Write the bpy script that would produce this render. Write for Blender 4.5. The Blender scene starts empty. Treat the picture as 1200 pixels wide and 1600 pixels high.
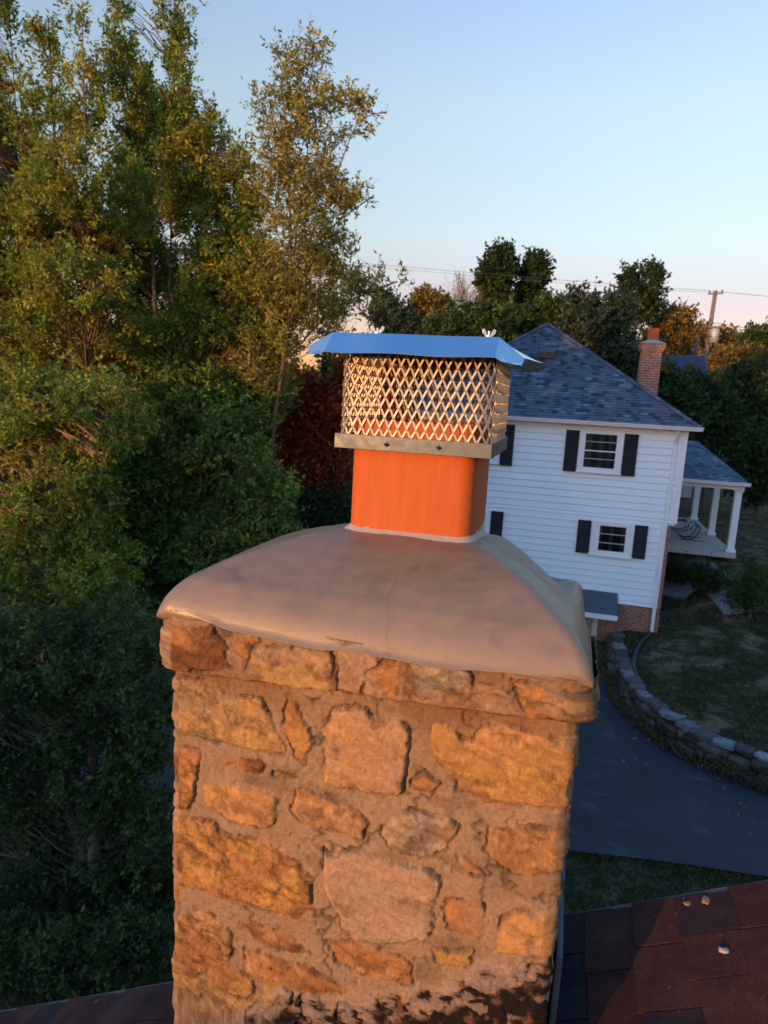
import bpy, math, random
import numpy as np
from mathutils import Matrix, Vector
# ------------------------------------------------------------------ scene, camera, light
S = bpy.context.scene
C = S.collection
S.render.engine = 'CYCLES'
S.cycles.max_bounces = 6
S.cycles.diffuse_bounces = 3
S.cycles.glossy_bounces = 3
S.cycles.transparent_max_bounces = 8
S.cycles.transmission_bounces = 3
S.cycles.caustics_reflective = False
S.cycles.caustics_refractive = False
S.cycles.use_denoising = True
S.view_settings.view_transform = 'Standard'
S.view_settings.look = 'None'
S.view_settings.gamma = 1.0
S.view_settings.use_curve_mapping = False
S.view_settings.exposure = EXPO = 1.42

F_PX, PITCH, ROLL, YAW = 1056.0, 0.16864, 0.05620, -0.25598   # in pixels of the 1200 x 1600 photograph
def _cam():
    ri0 = np.array([1, 0, 0.]); fw0 = np.array([0, -np.sin(PITCH), np.cos(PITCH)]); d0 = np.array([0, np.cos(PITCH), np.sin(PITCH)])
    R = np.array([[np.cos(ROLL), -np.sin(ROLL), 0], [np.sin(ROLL), np.cos(ROLL), 0], [0, 0, 1]])
    ri, fw, dn = R @ ri0, R @ fw0, R @ d0
    return np.array([np.cos(YAW) * ri + np.sin(YAW) * fw, -np.sin(YAW) * ri + np.cos(YAW) * fw, -dn])
M = _cam()
cd = bpy.data.cameras.new('camera'); cam = bpy.data.objects.new('camera', cd); C.objects.link(cam); S.camera = cam
cam.matrix_world = Matrix(((M[0, 0], -M[0, 1], -M[0, 2], 0), (M[1, 0], -M[1, 1], -M[1, 2], 0), (M[2, 0], -M[2, 1], -M[2, 2], 0), (0, 0, 0, 1)))
cd.sensor_fit = 'HORIZONTAL'; cd.sensor_width = 36; cd.lens = 36 * F_PX / 1200
cd.clip_start = .05; cd.clip_end = 6000
cd.dof.use_dof = True; cd.dof.focus_distance = 1.45; cd.dof.aperture_fstop = cd.lens / 2.6

def ray(x, y): return M @ np.array([(x - 600) / F_PX, (y - 800) / F_PX, 1.])
def onY(x, y, v): d = ray(x, y); return d * v / d[1]
def onZ(x, y, v): d = ray(x, y); return d * v / d[2]
def depth(P): return float(M[:, 2] @ P)

SUN_AZ, SUN_EL = math.radians(27), math.radians(4.0)
w = bpy.data.worlds.new('World'); S.world = w; w.use_nodes = True
nt = w.node_tree; bg = nt.nodes['Background']
sky = nt.nodes.new('ShaderNodeTexSky'); sky.sky_type = 'NISHITA'; sky.sun_disc = False
sky.sun_elevation = SUN_EL; sky.sun_rotation = math.pi + SUN_AZ
sky.air_density = 1.0; sky.dust_density = 0.6; sky.ozone_density = 3.0
# a little of the pink and blue of the anti-twilight sky, which the node leaves out
tc = nt.nodes.new('ShaderNodeTexCoord'); sx = nt.nodes.new('ShaderNodeSeparateXYZ'); nt.links.new(tc.outputs['Generated'], sx.inputs[0])
rp = nt.nodes.new('ShaderNodeValToRGB'); nt.links.new(sx.outputs['Z'], rp.inputs[0])
el = rp.color_ramp.elements
SKYTINT = [(0.0, (1.7, .78, .66)), (.06, (1.9, .86, .70)), (.14, (2.02, .93, .77)), (.22, (2.5, 1.38, .98)), (.37, (3.2, 1.8, 1.24)), (.48, (3.2, 1.88, 1.5)), (.7, (2.1, 1.9, 1.9)), (1.0, (1.6, 1.9, 2.2))]
el[0].position = 0; el[1].position = 1
for p, c in SKYTINT[1:-1]: el.new(p)
for e, (p, c) in zip(el, SKYTINT): e.position = p; e.color = (*c, 1)
mx = nt.nodes.new('ShaderNodeMix'); mx.data_type = 'RGBA'; mx.blend_type = 'MULTIPLY'; mx.inputs[0].default_value = 1
nt.links.new(sky.outputs[0], mx.inputs[6]); nt.links.new(rp.outputs[0], mx.inputs[7]); pass
# the glow side of the sky is dimmer in red than the node makes it
dt = nt.nodes.new('ShaderNodeVectorMath'); dt.operation = 'DOT_PRODUCT'; nt.links.new(tc.outputs['Generated'], dt.inputs[0]); dt.inputs[1].default_value = (-math.sin(SUN_AZ), -math.cos(SUN_AZ), 0)
mr = nt.nodes.new('ShaderNodeMapRange'); nt.links.new(dt.outputs['Value'], mr.inputs[0]); mr.inputs[1].default_value = -.3; mr.inputs[2].default_value = .5
m2 = nt.nodes.new('ShaderNodeMix'); m2.data_type = 'RGBA'; m2.blend_type = 'MULTIPLY'; nt.links.new(mr.outputs[0], m2.inputs[0]); nt.links.new(mx.outputs[2], m2.inputs[6]); m2.inputs[7].default_value = (.78, 1.12, 1.34, 1)
nt.links.new(m2.outputs[2], bg.inputs[0])
bg.inputs[1].default_value = 0.15
sl = bpy.data.lights.new('sun', 'SUN'); so = bpy.data.objects.new('sun', sl); C.objects.link(so)
sl.energy = 1.75; sl.angle = math.radians(.6); sl.color = (1, .47, .16)
LD = Vector((math.sin(SUN_AZ) * math.cos(SUN_EL), math.cos(SUN_AZ) * math.cos(SUN_EL), -math.sin(SUN_EL)))
so.rotation_euler = LD.to_track_quat('-Z', 'Y').to_euler()

# ------------------------------------------------------------------ helpers
def tag(o, label=None, cat=None, group=None, kind=None):
    if label: o['label'] = label
    if cat: o['category'] = cat
    if group: o['group'] = group
    if kind: o['kind'] = kind
    return o
def empty(name, loc, label, cat, group=None):
    o = bpy.data.objects.new(name, None); C.objects.link(o); o.location = [float(v) for v in loc]; o.empty_display_size = .1
    return tag(o, label, cat, group)
def wloc(o):
    v = Vector((0, 0, 0))
    while o: v = v + o.location; o = o.parent
    return v
class MB:
    def __init__(s): s.v = []; s.f = []; s.uv = []; s.n = 0
    def add(s, vs, fs, uv=None):
        b = s.n; s.v.extend([tuple(map(float, q)) for q in vs]); s.n += len(vs)
        s.f.extend([tuple(i + b for i in f) for f in fs])
        s.uv.extend(uv if uv else [None] * len(fs))
    def box(s, x0, x1, y0, y1, z0, z1):
        s.add([(x0, y0, z0), (x1, y0, z0), (x1, y1, z0), (x0, y1, z0), (x0, y0, z1), (x1, y0, z1), (x1, y1, z1), (x0, y1, z1)],
              [(0, 3, 2, 1), (4, 5, 6, 7), (0, 1, 5, 4), (1, 2, 6, 5), (2, 3, 7, 6), (3, 0, 4, 7)])
    def tube(s, pts, rad, n=8, cap=True):
        pts = [np.array(p, float) for p in pts]; m = len(pts)
        if not hasattr(rad, '__len__'): rad = [rad] * m
        vs = []; prev = None
        for i in range(m):
            t = pts[min(i + 1, m - 1)] - pts[max(i - 1, 0)]; t = t / (np.linalg.norm(t) + 1e-9)
            if prev is None:
                a = np.array([0, 0, 1.]) if abs(t[2]) < .9 else np.array([1., 0, 0])
                u = np.cross(t, a)
            else: u = prev - t * (prev @ t)
            u = u / (np.linalg.norm(u) + 1e-9); prev = u; v = np.cross(t, u)
            for k in range(n):
                an = 2 * math.pi * k / n; vs.append(pts[i] + rad[i] * (math.cos(an) * u + math.sin(an) * v))
        fs = [(i * n + k, i * n + (k + 1) % n, (i + 1) * n + (k + 1) % n, (i + 1) * n + k) for i in range(m - 1) for k in range(n)]
        if cap: fs += [tuple(range(n))[::-1], tuple(range((m - 1) * n, m * n))]
        s.add(vs, fs)
    def bar(s, a, b, w, h, up=(0, 0, 1)):
        a = np.array(a, float); b = np.array(b, float); t = b - a; t /= np.linalg.norm(t); up = np.array(up, float)
        u = np.cross(t, up); u /= np.linalg.norm(u) + 1e-9; v = np.cross(u, t)
        o = [(-w / 2) * u + (-h / 2) * v, (w / 2) * u + (-h / 2) * v, (w / 2) * u + (h / 2) * v, (-w / 2) * u + (h / 2) * v]
        s.add([a + q for q in o] + [b + q for q in o], [(0, 3, 2, 1), (4, 5, 6, 7), (0, 1, 5, 4), (1, 2, 6, 5), (2, 3, 7, 6), (3, 0, 4, 7)])
    def build(s, name, mat, parent=None, smooth=False, bevel=0):
        me = bpy.data.meshes.new(name)
        off = wloc(parent) if parent else Vector((0, 0, 0))
        me.from_pydata([(a - off.x, b - off.y, c - off.z) for a, b, c in s.v], [], s.f)
        if any(u for u in s.uv):
            L = me.uv_layers.new(name='UVMap'); k = 0
            for f, u in zip(s.f, s.uv):
                for j in range(len(f)):
                    L.data[k].uv = u[j] if u else (0, 0); k += 1
        if mat: me.materials.append(mat)
        if smooth: me.polygons.foreach_set('use_smooth', [True] * len(me.polygons))
        me.update()
        o = bpy.data.objects.new(name, me); C.objects.link(o)
        if parent: o.parent = parent
        if bevel:
            m = o.modifiers.new('b', 'BEVEL'); m.width = bevel; m.segments = 2; m.limit_method = 'ANGLE'
        return o
def np_mesh(name, V, F, mat, parent=None, smooth=False, col=None, fcol=None):
    """V (n,3), F (m,k) same-size faces; col per-vertex rgb, fcol per-face rgb"""
    V = np.asarray(V, np.float32).copy(); F = np.asarray(F, np.int32)
    off = wloc(parent) if parent else Vector((0, 0, 0)); V -= np.array(off, np.float32)
    me = bpy.data.meshes.new(name); k = F.shape[1]
    me.vertices.add(len(V)); me.vertices.foreach_set('co', V.ravel())
    me.loops.add(F.size); me.loops.foreach_set('vertex_index', F.ravel())
    me.polygons.add(len(F)); me.polygons.foreach_set('loop_start', np.arange(0, F.size, k, dtype=np.int32))
    try: me.polygons.foreach_set('loop_total', np.full(len(F), k, np.int32))
    except Exception: pass
    if smooth: me.polygons.foreach_set('use_smooth', np.ones(len(F), bool))
    if col is not None:
        a = me.color_attributes.new('Col', 'FLOAT_COLOR', 'POINT'); a.data.foreach_set('color', np.c_[col, np.ones(len(V))].astype(np.float32).ravel())
    if fcol is not None:
        a = me.attributes.new('Tint', 'FLOAT_COLOR', 'FACE'); a.data.foreach_set('color', np.c_[fcol, np.ones(len(F))].astype(np.float32).ravel())
    if mat: me.materials.append(mat)
    me.update(calc_edges=True); me.validate()
    o = bpy.data.objects.new(name, me); C.objects.link(o)
    if parent: o.parent = parent
    return o
_T = {}
def vnoise(x, y, seed=0):
    if seed not in _T: _T[seed] = np.random.default_rng(seed + 77).random((256, 256)).astype(np.float32)
    T = _T[seed]; x = np.asarray(x, float); y = np.asarray(y, float)
    xi = np.floor(x).astype(int); yi = np.floor(y).astype(int); fx = x - xi; fy = y - yi
    fx = fx * fx * (3 - 2 * fx); fy = fy * fy * (3 - 2 * fy)
    a = T[xi & 255, yi & 255]; b = T[(xi + 1) & 255, yi & 255]; c = T[xi & 255, (yi + 1) & 255]; d = T[(xi + 1) & 255, (yi + 1) & 255]
    return (a * (1 - fx) + b * fx) * (1 - fy) + (c * (1 - fx) + d * fx) * fy
def fbm(x, y, seed=0, o=4):
    r = 0; a = .5; t = 0
    for i in range(o):
        r = r + a * vnoise(x, y, seed + i); t += a; a *= .5; x = x * 2.03 + 11.3; y = y * 2.03 + 5.7
    return r / t
def sstep(a, b, x): t = np.clip((x - a) / (b - a), 0, 1); return t * t * (3 - 2 * t)

def facets(x, y, size, seed):
    """broken-stone facets: each jittered cell is a small tilted plane"""
    x = np.asarray(x) / size; y = np.asarray(y) / size; xi = np.floor(x).astype(int); yi = np.floor(y).astype(int); r = np.random.default_rng(seed).random((64, 64, 4)); best = np.full(x.shape, 9.); out = np.zeros(x.shape)
    for dx in (-1, 0, 1):
        for dy in (-1, 0, 1):
            c = r[(xi + dx) & 63, (yi + dy) & 63]; px_ = xi + dx + c[..., 0]; py_ = yi + dy + c[..., 1]; d = (x - px_) ** 2 + (y - py_) ** 2; m = d < best
            best = np.where(m, d, best); out = np.where(m, (c[..., 2] - .5) * (x - px_) + (c[..., 3] - .5) * (y - py_) + (c[..., 2] * 7 % 1 - .5) * .35, out)
    return out
# ------------------------------------------------------------------ materials
class N:
    def __init__(s, name):
        s.m = bpy.data.materials.new(name); s.m.use_nodes = True; s.t = s.m.node_tree; s.b = s.t.nodes['Principled BSDF']; s.o = s.t.nodes['Material Output']
    def n(s, typ, **k):
        q = s.t.nodes.new(typ)
        for a, b in k.items(): setattr(q, a, b)
        return q
    def l(s, a, b): s.t.links.new(a, b)
    def pos(s): return s.n('ShaderNodeNewGeometry').outputs['Position']
    def noise(s, vec, scale, detail=4, rough=.55, dist=0, out='Fac'):
        q = s.n('ShaderNodeTexNoise'); s.l(vec, q.inputs['Vector']); q.inputs['Scale'].default_value = scale; q.inputs['Detail'].default_value = detail
        q.inputs['Roughness'].default_value = rough; q.inputs['Distortion'].default_value = dist; return q.outputs[out]
    def ramp(s, fac, stops, interp='LINEAR'):
        q = s.n('ShaderNodeValToRGB'); q.color_ramp.interpolation = interp; e = q.color_ramp.elements
        while len(e) < len(stops): e.new(.5)
        for a, (p, c) in zip(e, stops):
            a.position = p; a.color = (*c, 1) if hasattr(c, '__len__') else (c, c, c, 1)
        s.l(fac, q.inputs[0]); return q.outputs[0]
    def mix(s, fac, a, b, mode='MIX'):
        q = s.n('ShaderNodeMix', data_type='RGBA', blend_type=mode)
        for i, v in ((0, fac), (6, a), (7, b)):
            if hasattr(v, 'is_linked') or isinstance(v, bpy.types.NodeSocket): s.l(v, q.inputs[i])
            elif i == 0: q.inputs[0].default_value = v
            else: q.inputs[i].default_value = (*v, 1)
        return q.outputs[2]
    def math(s, op, a, b=0.):
        q = s.n('ShaderNodeMath', operation=op)
        for i, v in ((0, a), (1, b)):
            if isinstance(v, bpy.types.NodeSocket): s.l(v, q.inputs[i])
            else: q.inputs[i].default_value = v
        return q.outputs[0]
    def bump(s, h, strength=.3, dist=.01):
        q = s.n('ShaderNodeBump'); q.inputs['Strength'].default_value = strength; q.inputs['Distance'].default_value = dist; s.l(h, q.inputs['Height']); s.l(q.outputs[0], s.b.inputs['Normal'])
    def base(s, v):
        if isinstance(v, bpy.types.NodeSocket): s.l(v, s.b.inputs['Base Color'])
        else: s.b.inputs['Base Color'].default_value = (*v, 1)
        return s
    def set(s, rough=.6, metal=0, spec=.5):
        s.b.inputs['Roughness'].default_value = rough; s.b.inputs['Metallic'].default_value = metal; s.b.inputs['Specular IOR Level'].default_value = spec; return s
    def attr(s, nm): q = s.n('ShaderNodeAttribute'); q.attribute_name = nm; return q.outputs['Color']
def plain(name, c, rough=.6, metal=0, var=.12, scale=8, bumps=0, bscale=60, spec=.5):
    q = N(name); p = q.pos(); f = q.noise(p, scale)
    q.base(q.mix(f, tuple(v * (1 - var) for v in c), tuple(min(1, v * (1 + var)) for v in c))).set(rough, metal, spec)
    if bumps: q.bump(q.noise(p, bscale), bumps, .004)
    return q.m
def mat_attr(name, rough, nscale, bump, dist, spec=.3, var=.25, layer='Col'):
    q = N(name); p = q.pos(); f = q.noise(p, nscale, 6, .65); f2 = q.noise(p, nscale * 6, 3, .6)
    v = q.ramp(f, [(.25, 1 - var), (.75, 1 + var)]); c = q.mix(1., q.attr(layer), v, 'MULTIPLY')
    v2 = q.ramp(f2, [(.3, 1 - var * .6), (.7, 1 + var * .6)]); c = q.mix(1., c, v2, 'MULTIPLY')
    q.base(c).set(rough, 0, spec); q.bump(q.math('ADD', f, q.math('MULTIPLY', f2, .5)), bump, dist); return q.m
def leaf_mat(name, trans=.3, rough=.55):
    q = N(name); c = q.attr('Tint'); q.base(c).set(rough, 0, .25)
    t = q.n('ShaderNodeBsdfTranslucent'); q.l(q.mix(1., c, (1.5, 1.6, .6), 'MULTIPLY'), t.inputs['Color'])
    m = q.n('ShaderNodeMixShader'); m.inputs[0].default_value = trans; q.l(q.b.outputs[0], m.inputs[1]); q.l(t.outputs[0], m.inputs[2]); q.l(m.outputs[0], q.o.inputs['Surface']); return q.m
def brick_mat(name, c1, c2, mortar, sc=1.):
    q = N(name); g = q.n('ShaderNodeNewGeometry'); sp = q.n('ShaderNodeSeparateXYZ'); q.l(g.outputs['Position'], sp.inputs[0])
    cb = q.n('ShaderNodeCombineXYZ'); q.l(q.math('ADD', sp.outputs[0], sp.outputs[1]), cb.inputs[0]); q.l(sp.outputs[2], cb.inputs[1])
    b = q.n('ShaderNodeTexBrick'); q.l(cb.outputs[0], b.inputs['Vector']); b.inputs['Scale'].default_value = 1; b.inputs['Brick Width'].default_value = .215 * sc; b.inputs['Row Height'].default_value = .075 * sc
    b.inputs['Mortar Size'].default_value = .008 * sc; b.inputs['Mortar Smooth'].default_value = .1; b.inputs['Bias'].default_value = 0
    b.inputs['Color1'].default_value = (*c1, 1); b.inputs['Color2'].default_value = (*c2, 1); b.inputs['Mortar'].default_value = (*mortar, 1)
    f = q.noise(g.outputs['Position'], 9); q.base(q.mix(1., b.outputs['Color'], q.ramp(f, [(.3, .75), (.7, 1.2)]), 'MULTIPLY')).set(.85, 0, .2)
    q.bump(q.math('SUBTRACT', 1., b.outputs['Fac']), .6, .01); return q.m
def shingle_uv_mat(name, cols, w=.17, h=.143):
    q = N(name); u = q.n('ShaderNodeUVMap').outputs[0]; b = q.n('ShaderNodeTexBrick'); q.l(u, b.inputs['Vector'])
    b.inputs['Scale'].default_value = 1; b.inputs['Brick Width'].default_value = w; b.inputs['Row Height'].default_value = h; b.inputs['Mortar Size'].default_value = .006
    b.inputs['Color1'].default_value = (0, 0, 0, 1); b.inputs['Color2'].default_value = (1, 1, 1, 1); b.inputs['Mortar'].default_value = (.35, .35, .35, 1); b.offset = .37; b.squash = 1
    c = q.ramp(b.outputs['Color'], cols); f = q.noise(q.pos(), 1.1, 3); c = q.mix(1., c, q.ramp(f, [(.3, .78), (.7, 1.18)]), 'MULTIPLY')
    g = q.noise(q.pos(), 160, 2); c = q.mix(1., c, q.ramp(g, [(.3, .7), (.7, 1.3)]), 'MULTIPLY')
    q.base(c).set(.9, 0, .2); q.bump(b.outputs['Color'], .4, .008); return q.m
# ------------------------------------------------------------------ ground
FOOT = [(939, 1035), (955, 1088), (985, 1127), (1020, 1157), (1066, 1184), (1108, 1207), (1162, 1226), (1200, 1240)]
GZ = -7.0
foot = [onZ(x, y, GZ)[:2] for x, y in FOOT]
d_ = foot[-1] - foot[-3]; d_ = d_ / np.linalg.norm(d_)
foot = [np.array([1.62, 20.6])] + foot + [foot[-1] + d_ * k + np.array([0, .02 * k * k]) for k in (2, 4, 7, 12)]
foot = np.array(foot)
def smooth_curve(P, n):
    P = np.array(P); t = np.r_[0, np.cumsum(np.linalg.norm(np.diff(P, axis=0), axis=1))]; s = np.linspace(0, t[-1], n)
    Q = np.c_[tuple(np.interp(s, t, P[:, k]) for k in range(P.shape[1]))]
    for _ in range(6): Q[1:-1] = .25 * Q[:-2] + .5 * Q[1:-1] + .25 * Q[2:]
    return Q
footc = smooth_curve(foot, 90)
def curve_dist(x, y, P):
    """signed distance to polyline, positive on its left-hand side (the lawn side)"""
    best = np.full(x.shape, 1e9); sg = np.ones(x.shape)
    for a, b in zip(P[:-1], P[1:]):
        e = b - a; L = e @ e; t = np.clip(((x - a[0]) * e[0] + (y - a[1]) * e[1]) / L, 0, 1)
        dx = x - a[0] - t * e[0]; dy = y - a[1] - t * e[1]; dd = np.hypot(dx, dy); c = e[0] * dy - e[1] * dx
        m = dd < best; best = np.where(m, dd, best); sg = np.where(m, np.sign(c), sg)
    return best * sg
fc10 = footc[::4]
def terr(x, y):
    x = np.asarray(x, float); y = np.asarray(y, float)
    s = curve_dist(x, y, fc10)
    up = sstep(.15, .5, s) * .54
    rise = sstep(.5, 9, s) * 1.0 + sstep(19, 25.5, y) * sstep(2.6, 5.2, x) * .75
    z = -7.06 + up + rise * sstep(0, 1, s)
    hz = -7.0 + sstep(20, 40, y) * 2.1
    z = np.where((s > 0), np.minimum(np.maximum(z, -7.06), -4.76), np.where(y < 20.4, -7.06, hz))
    far = sstep(40, 90, np.hypot(x, y)); z = z * (1 - far) + (-5.2 + 3 * (fbm(x / 60, y / 60, 5) - .5)) * far
    z = np.where(y < 9.0, -7.06 + np.where(y < 9, 0.25 * sstep(0, 4, 9 - y), 0), z)
    far2 = sstep(600, 3000, np.hypot(x, y)); z = z * (1 - far2) - 8 * far2
    return z
gx = np.unique(np.r_[-4000, -2000, -1000, -500, -250, -150, np.arange(-100, -20, 8), np.arange(-20, 1, 1.), np.arange(1, 12, .2), np.arange(12, 24, 1.), np.arange(24, 110, 8), 150, 250, 500, 1000, 2000, 4000])
gy = np.unique(np.r_[-4000, -2000, -1000, -500, -250, -150, np.arange(-100, -10, 8), np.arange(-10, 8, 1.), np.arange(8, 36, .2), np.arange(36, 60, 1.5), np.arange(60, 160, 8), 200, 300, 500, 1000, 2000, 4000])
GX, GY = np.meshgrid(gx, gy); gz = terr(GX, GY)
def grid_faces(nr, nc): i = np.arange(nr * nc).reshape(nr, nc); return np.stack([i[:-1, :-1], i[:-1, 1:], i[1:, 1:], i[1:, :-1]], -1).reshape(-1, 4)
q = N('lawn'); p = q.pos(); a = q.noise(p, 1.5, 7, .75, .8); b = q.noise(p, 14, 4, .7)
c = q.ramp(a, [(.38, (.022, .036, .012)), (.48, (.045, .052, .020)), (.54, (.12, .09, .052)), (.66, (.19, .145, .088))])
c = q.mix(1., c, q.ramp(b, [(.25, .55), (.75, 1.4)]), 'MULTIPLY'); q.base(c).set(.95, 0, .1); q.bump(b, .8, .05)
M_lawn = q.m
g = np_mesh('ground', np.stack([GX, GY, gz], -1).reshape(-1, 3), grid_faces(*GX.shape), M_lawn, smooth=True); tag(g, kind='structure')
# driveway
q = N('asphalt'); p = q.pos(); a = q.noise(p, .35, 5, .6, .5); b = q.noise(p, 130, 2); d = q.noise(p, 1.6, 4, .6)
c = q.ramp(a, [(.35, (.026, .028, .033)), (.7, (.042, .044, .050))]); c = q.mix(1., c, q.ramp(b, [(.3, .7), (.7, 1.35)]), 'MULTIPLY')
mpd = q.n('ShaderNodeMapping'); q.l(p, mpd.inputs[0]); mpd.inputs['Scale'].default_value = (.5, 2.6, 1); mpd.inputs['Rotation'].default_value = (0, 0, .25); d2 = q.noise(mpd.outputs[0], 1.3, 6, .7); c = q.mix(q.ramp(d, [(.60, 0.), (.72, .35)]), c, (.10, .10, .11)); c = q.mix(q.ramp(d2, [(.60, 0.), (.74, .5)]), c, (.11, .115, .125)); c = q.mix(q.ramp(q.noise(p, 26, 3, .7), [(.70, 0.), (.78, .5)]), c, (.10, .08, .06)); q.base(c).set(.75, 0, .3); q.bump(b, .5, .006); M_asph = q.m
near = [(x, y) for x, y in [(-9, 9.2), (-4, 9.7)]] + [tuple(onZ(x, y, GZ)[:2]) for x, y in [(880, 1329), (940, 1334), (1000, 1341), (1060, 1348), (1120, 1357), (1200, 1371)]]
near += [(5.5, 11.0), (9, 12.2), (15, 14.5)]
near = smooth_curve(near, 90); farE = np.r_[np.array([[-9, 20.6], [-3, 20.62], [1.0, 20.62]]), footc]; farE = smooth_curve(farE, 90)
rows = 14; G = np.stack([near * (1 - t) + farE * t for t in np.linspace(0, 1, rows)])
Vd = np.c_[G.reshape(-1, 2), np.full(rows * 90, GZ)]
o = np_mesh('driveway', Vd, grid_faces(rows, 90), M_asph); tag(o, kind='structure')
M_conc = plain('concrete', (.42, .38, .33), .8, 0, .18, 5, .3, 40)
M_path = plain('path_stone', (.20, .21, .23), .8, 0, .2, 3, .3, 30)
mb = MB()
def ribbon(px, w, dz=.05):
    P = [];  z0 = -4.85
    for x, y in px:
        z = -5.4
        for _ in range(12): q_ = onZ(x, y, z); z = .5 * z + .5 * float(terr(q_[0], q_[1]))
        P.append(q_[:2])
    P = smooth_curve(np.array(P), 24); T = np.gradient(P, axis=0); T /= np.linalg.norm(T, axis=1)[:, None]; Nn = np.c_[-T[:, 1], T[:, 0]]
    vs = []
    for p_, n_ in zip(P, Nn):
        for k in (-1, 1):
            q_ = p_ + n_ * k * w / 2; vs.append((q_[0], q_[1], float(terr(*q_)) + dz))
    n = len(P); mb.add(vs + [(a, b, c - .12) for a, b, c in vs], [(2 * i, 2 * i + 1, 2 * i + 3, 2 * i + 2) for i in range(n - 1)] + [(2 * i, 2 * i + 2, 2 * n + 2 * i + 2, 2 * n + 2 * i) for i in range(n - 1)] + [(2 * i + 1, 2 * n + 2 * i + 1, 2 * n + 2 * i + 3, 2 * i + 3) for i in range(n - 1)])
ribbon([(1046, 872), (1075, 880), (1097, 890), (1118, 910), (1142, 932), (1165, 960)], 1.15)
ribbon([(1036, 912), (1056, 921), (1085, 926)], .9)
o = mb.build('path', M_path); tag(o, kind='structure')

# retaining wall
rng = np.random.default_rng(5)
def lump(mb, c, sz, rot, rng, dev=.18):
    """an irregular rounded stone: subdivided box pushed towards an ellipsoid"""
    g = [-1, -.5, 0, .5, 1]; idx = {}; vs = []; fs = []
    def vid(k):
        if k not in idx:
            p = np.array(k, float); nn = np.linalg.norm(p); q_ = p * (.62 + .38 / max(nn, 1e-6) * max(abs(p))) * (1 + dev * (rng.random() - .5)); idx[k] = len(vs); vs.append(q_)
        return idx[k]
    for ax in range(3):
        for sgn in (-1, 1):
            for i in range(4):
                for j in range(4):
                    f = []
                    for (a, b) in ((g[i], g[j]), (g[i + 1], g[j]), (g[i + 1], g[j + 1]), (g[i], g[j + 1])):
                        k = [0, 0, 0]; k[ax] = sgn; k[(ax + 1) % 3] = a; k[(ax + 2) % 3] = b; f.append(vid(tuple(k)))
                    fs.append(tuple(f) if sgn > 0 else tuple(f[::-1]))
    ca, sa = math.cos(rot), math.sin(rot)
    mb.add([(c[0] + (v[0] * sz[0] * ca - v[1] * sz[1] * sa), c[1] + (v[0] * sz[0] * sa + v[1] * sz[1] * ca), c[2] + v[2] * sz[2]) for v in vs], fs)
def rubble_mat(name, stops, sc=3):
    q = N(name); p = q.pos(); g_ = q.n('ShaderNodeNewGeometry'); r = g_.outputs['Random Per Island']
    c = q.ramp(r, stops); f = q.noise(p, sc * 3, 5, .65); c = q.mix(1., c, q.ramp(f, [(.3, .6), (.7, 1.3)]), 'MULTIPLY'); q.base(c).set(.9, 0, .2); q.bump(f, .6, .02); return q.m
M_rub = rubble_mat('wall_rubble', [(0, (.03, .026, .02)), (.4, (.085, .07, .055)), (.7, (.05, .042, .03)), (1, (.13, .115, .10))])
M_cope = rubble_mat('coping_stone', [(0, (.05, .047, .043)), (.55, (.11, .105, .10)), (.85, (.20, .20, .20)), (1, (.48, .48, .50))])
fw_ = footc; t_ = np.r_[0, np.cumsum(np.linalg.norm(np.diff(fw_, axis=0), axis=1))]
def at_s(s):
    p_ = np.array([np.interp(s, t_, fw_[:, k]) for k in (0, 1)]); p2 = np.array([np.interp(s + .05, t_, fw_[:, k]) for k in (0, 1)]); e = p2 - p_; e /= np.linalg.norm(e) + 1e-9
    return p_, e, np.array([-e[1], e[0]])
root = empty('stone_retaining_wall', (*footc[30], GZ), 'low curved rubble stone wall between the driveway and the lawn', 'wall')
mb = MB(); 
for row in range(3):
    s = rng.random() * .2; hh0 = .04
    while s < t_[-1] - .3:
        L = .12 + rng.random() * .34; p_, e, n_ = at_s(s + L / 2)
        lump(mb, (*(p_ + n_ * (.26 + .04 * row + .05 * rng.random())), GZ + .06 + row * .14 + .03 * rng.normal()), (L * .56, .18 + .05 * rng.random(), .08 + .04 * rng.random()), math.atan2(e[1], e[0]) + rng.normal() * .16, rng, .38); s += L
mb.build('stonework', M_rub, root, smooth=True)
mb = MB(); s = .3
while s < t_[-1] - .3:
    L = .3 + rng.random() * .35; p_, e, n_ = at_s(s + L / 2)
    lump(mb, (*(p_ + n_ * .42), GZ + .46 + rng.random() * .06), (L * .5, .13 + .08 * rng.random(), .05 + .03 * rng.random()), math.atan2(e[1], e[0]) + rng.normal() * .12, rng, .34); s += L
mb.build('coping', M_cope, root, smooth=True)

# ------------------------------------------------------------------ the near roof
RS, RZ, RY = .486, -1.546, 1.85          # slope, height at x = 0, gable edge
rc = 1 / math.hypot(1, RS)
def roofz(x): return RZ + RS * x
XE, XR = -3.4, 3.9
home = empty('near_house', (0, -1, GZ), 'weathered reddish brown shingle roof around the foot of the stone chimney', 'house')
q = N('old_shingle'); p = q.pos(); g_ = q.n('ShaderNodeNewGeometry'); r = g_.outputs['Random Per Island']
c = q.ramp(r, [(0, (.058, .024, .018)), (.3, (.082, .033, .024)), (.55, (.040, .028, .029)), (.8, (.098, .038, .025)), (1, (.030, .028, .034))])
f = q.noise(p, 7, 5, .7); c = q.mix(1., c, q.ramp(f, [(.3, .6), (.7, 1.35)]), 'MULTIPLY'); gr = q.noise(p, 520, 2, .5); c = q.mix(1., c, q.ramp(gr, [(.3, .45), (.55, 1.), (.75, 2.1)]), 'MULTIPLY')
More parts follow.
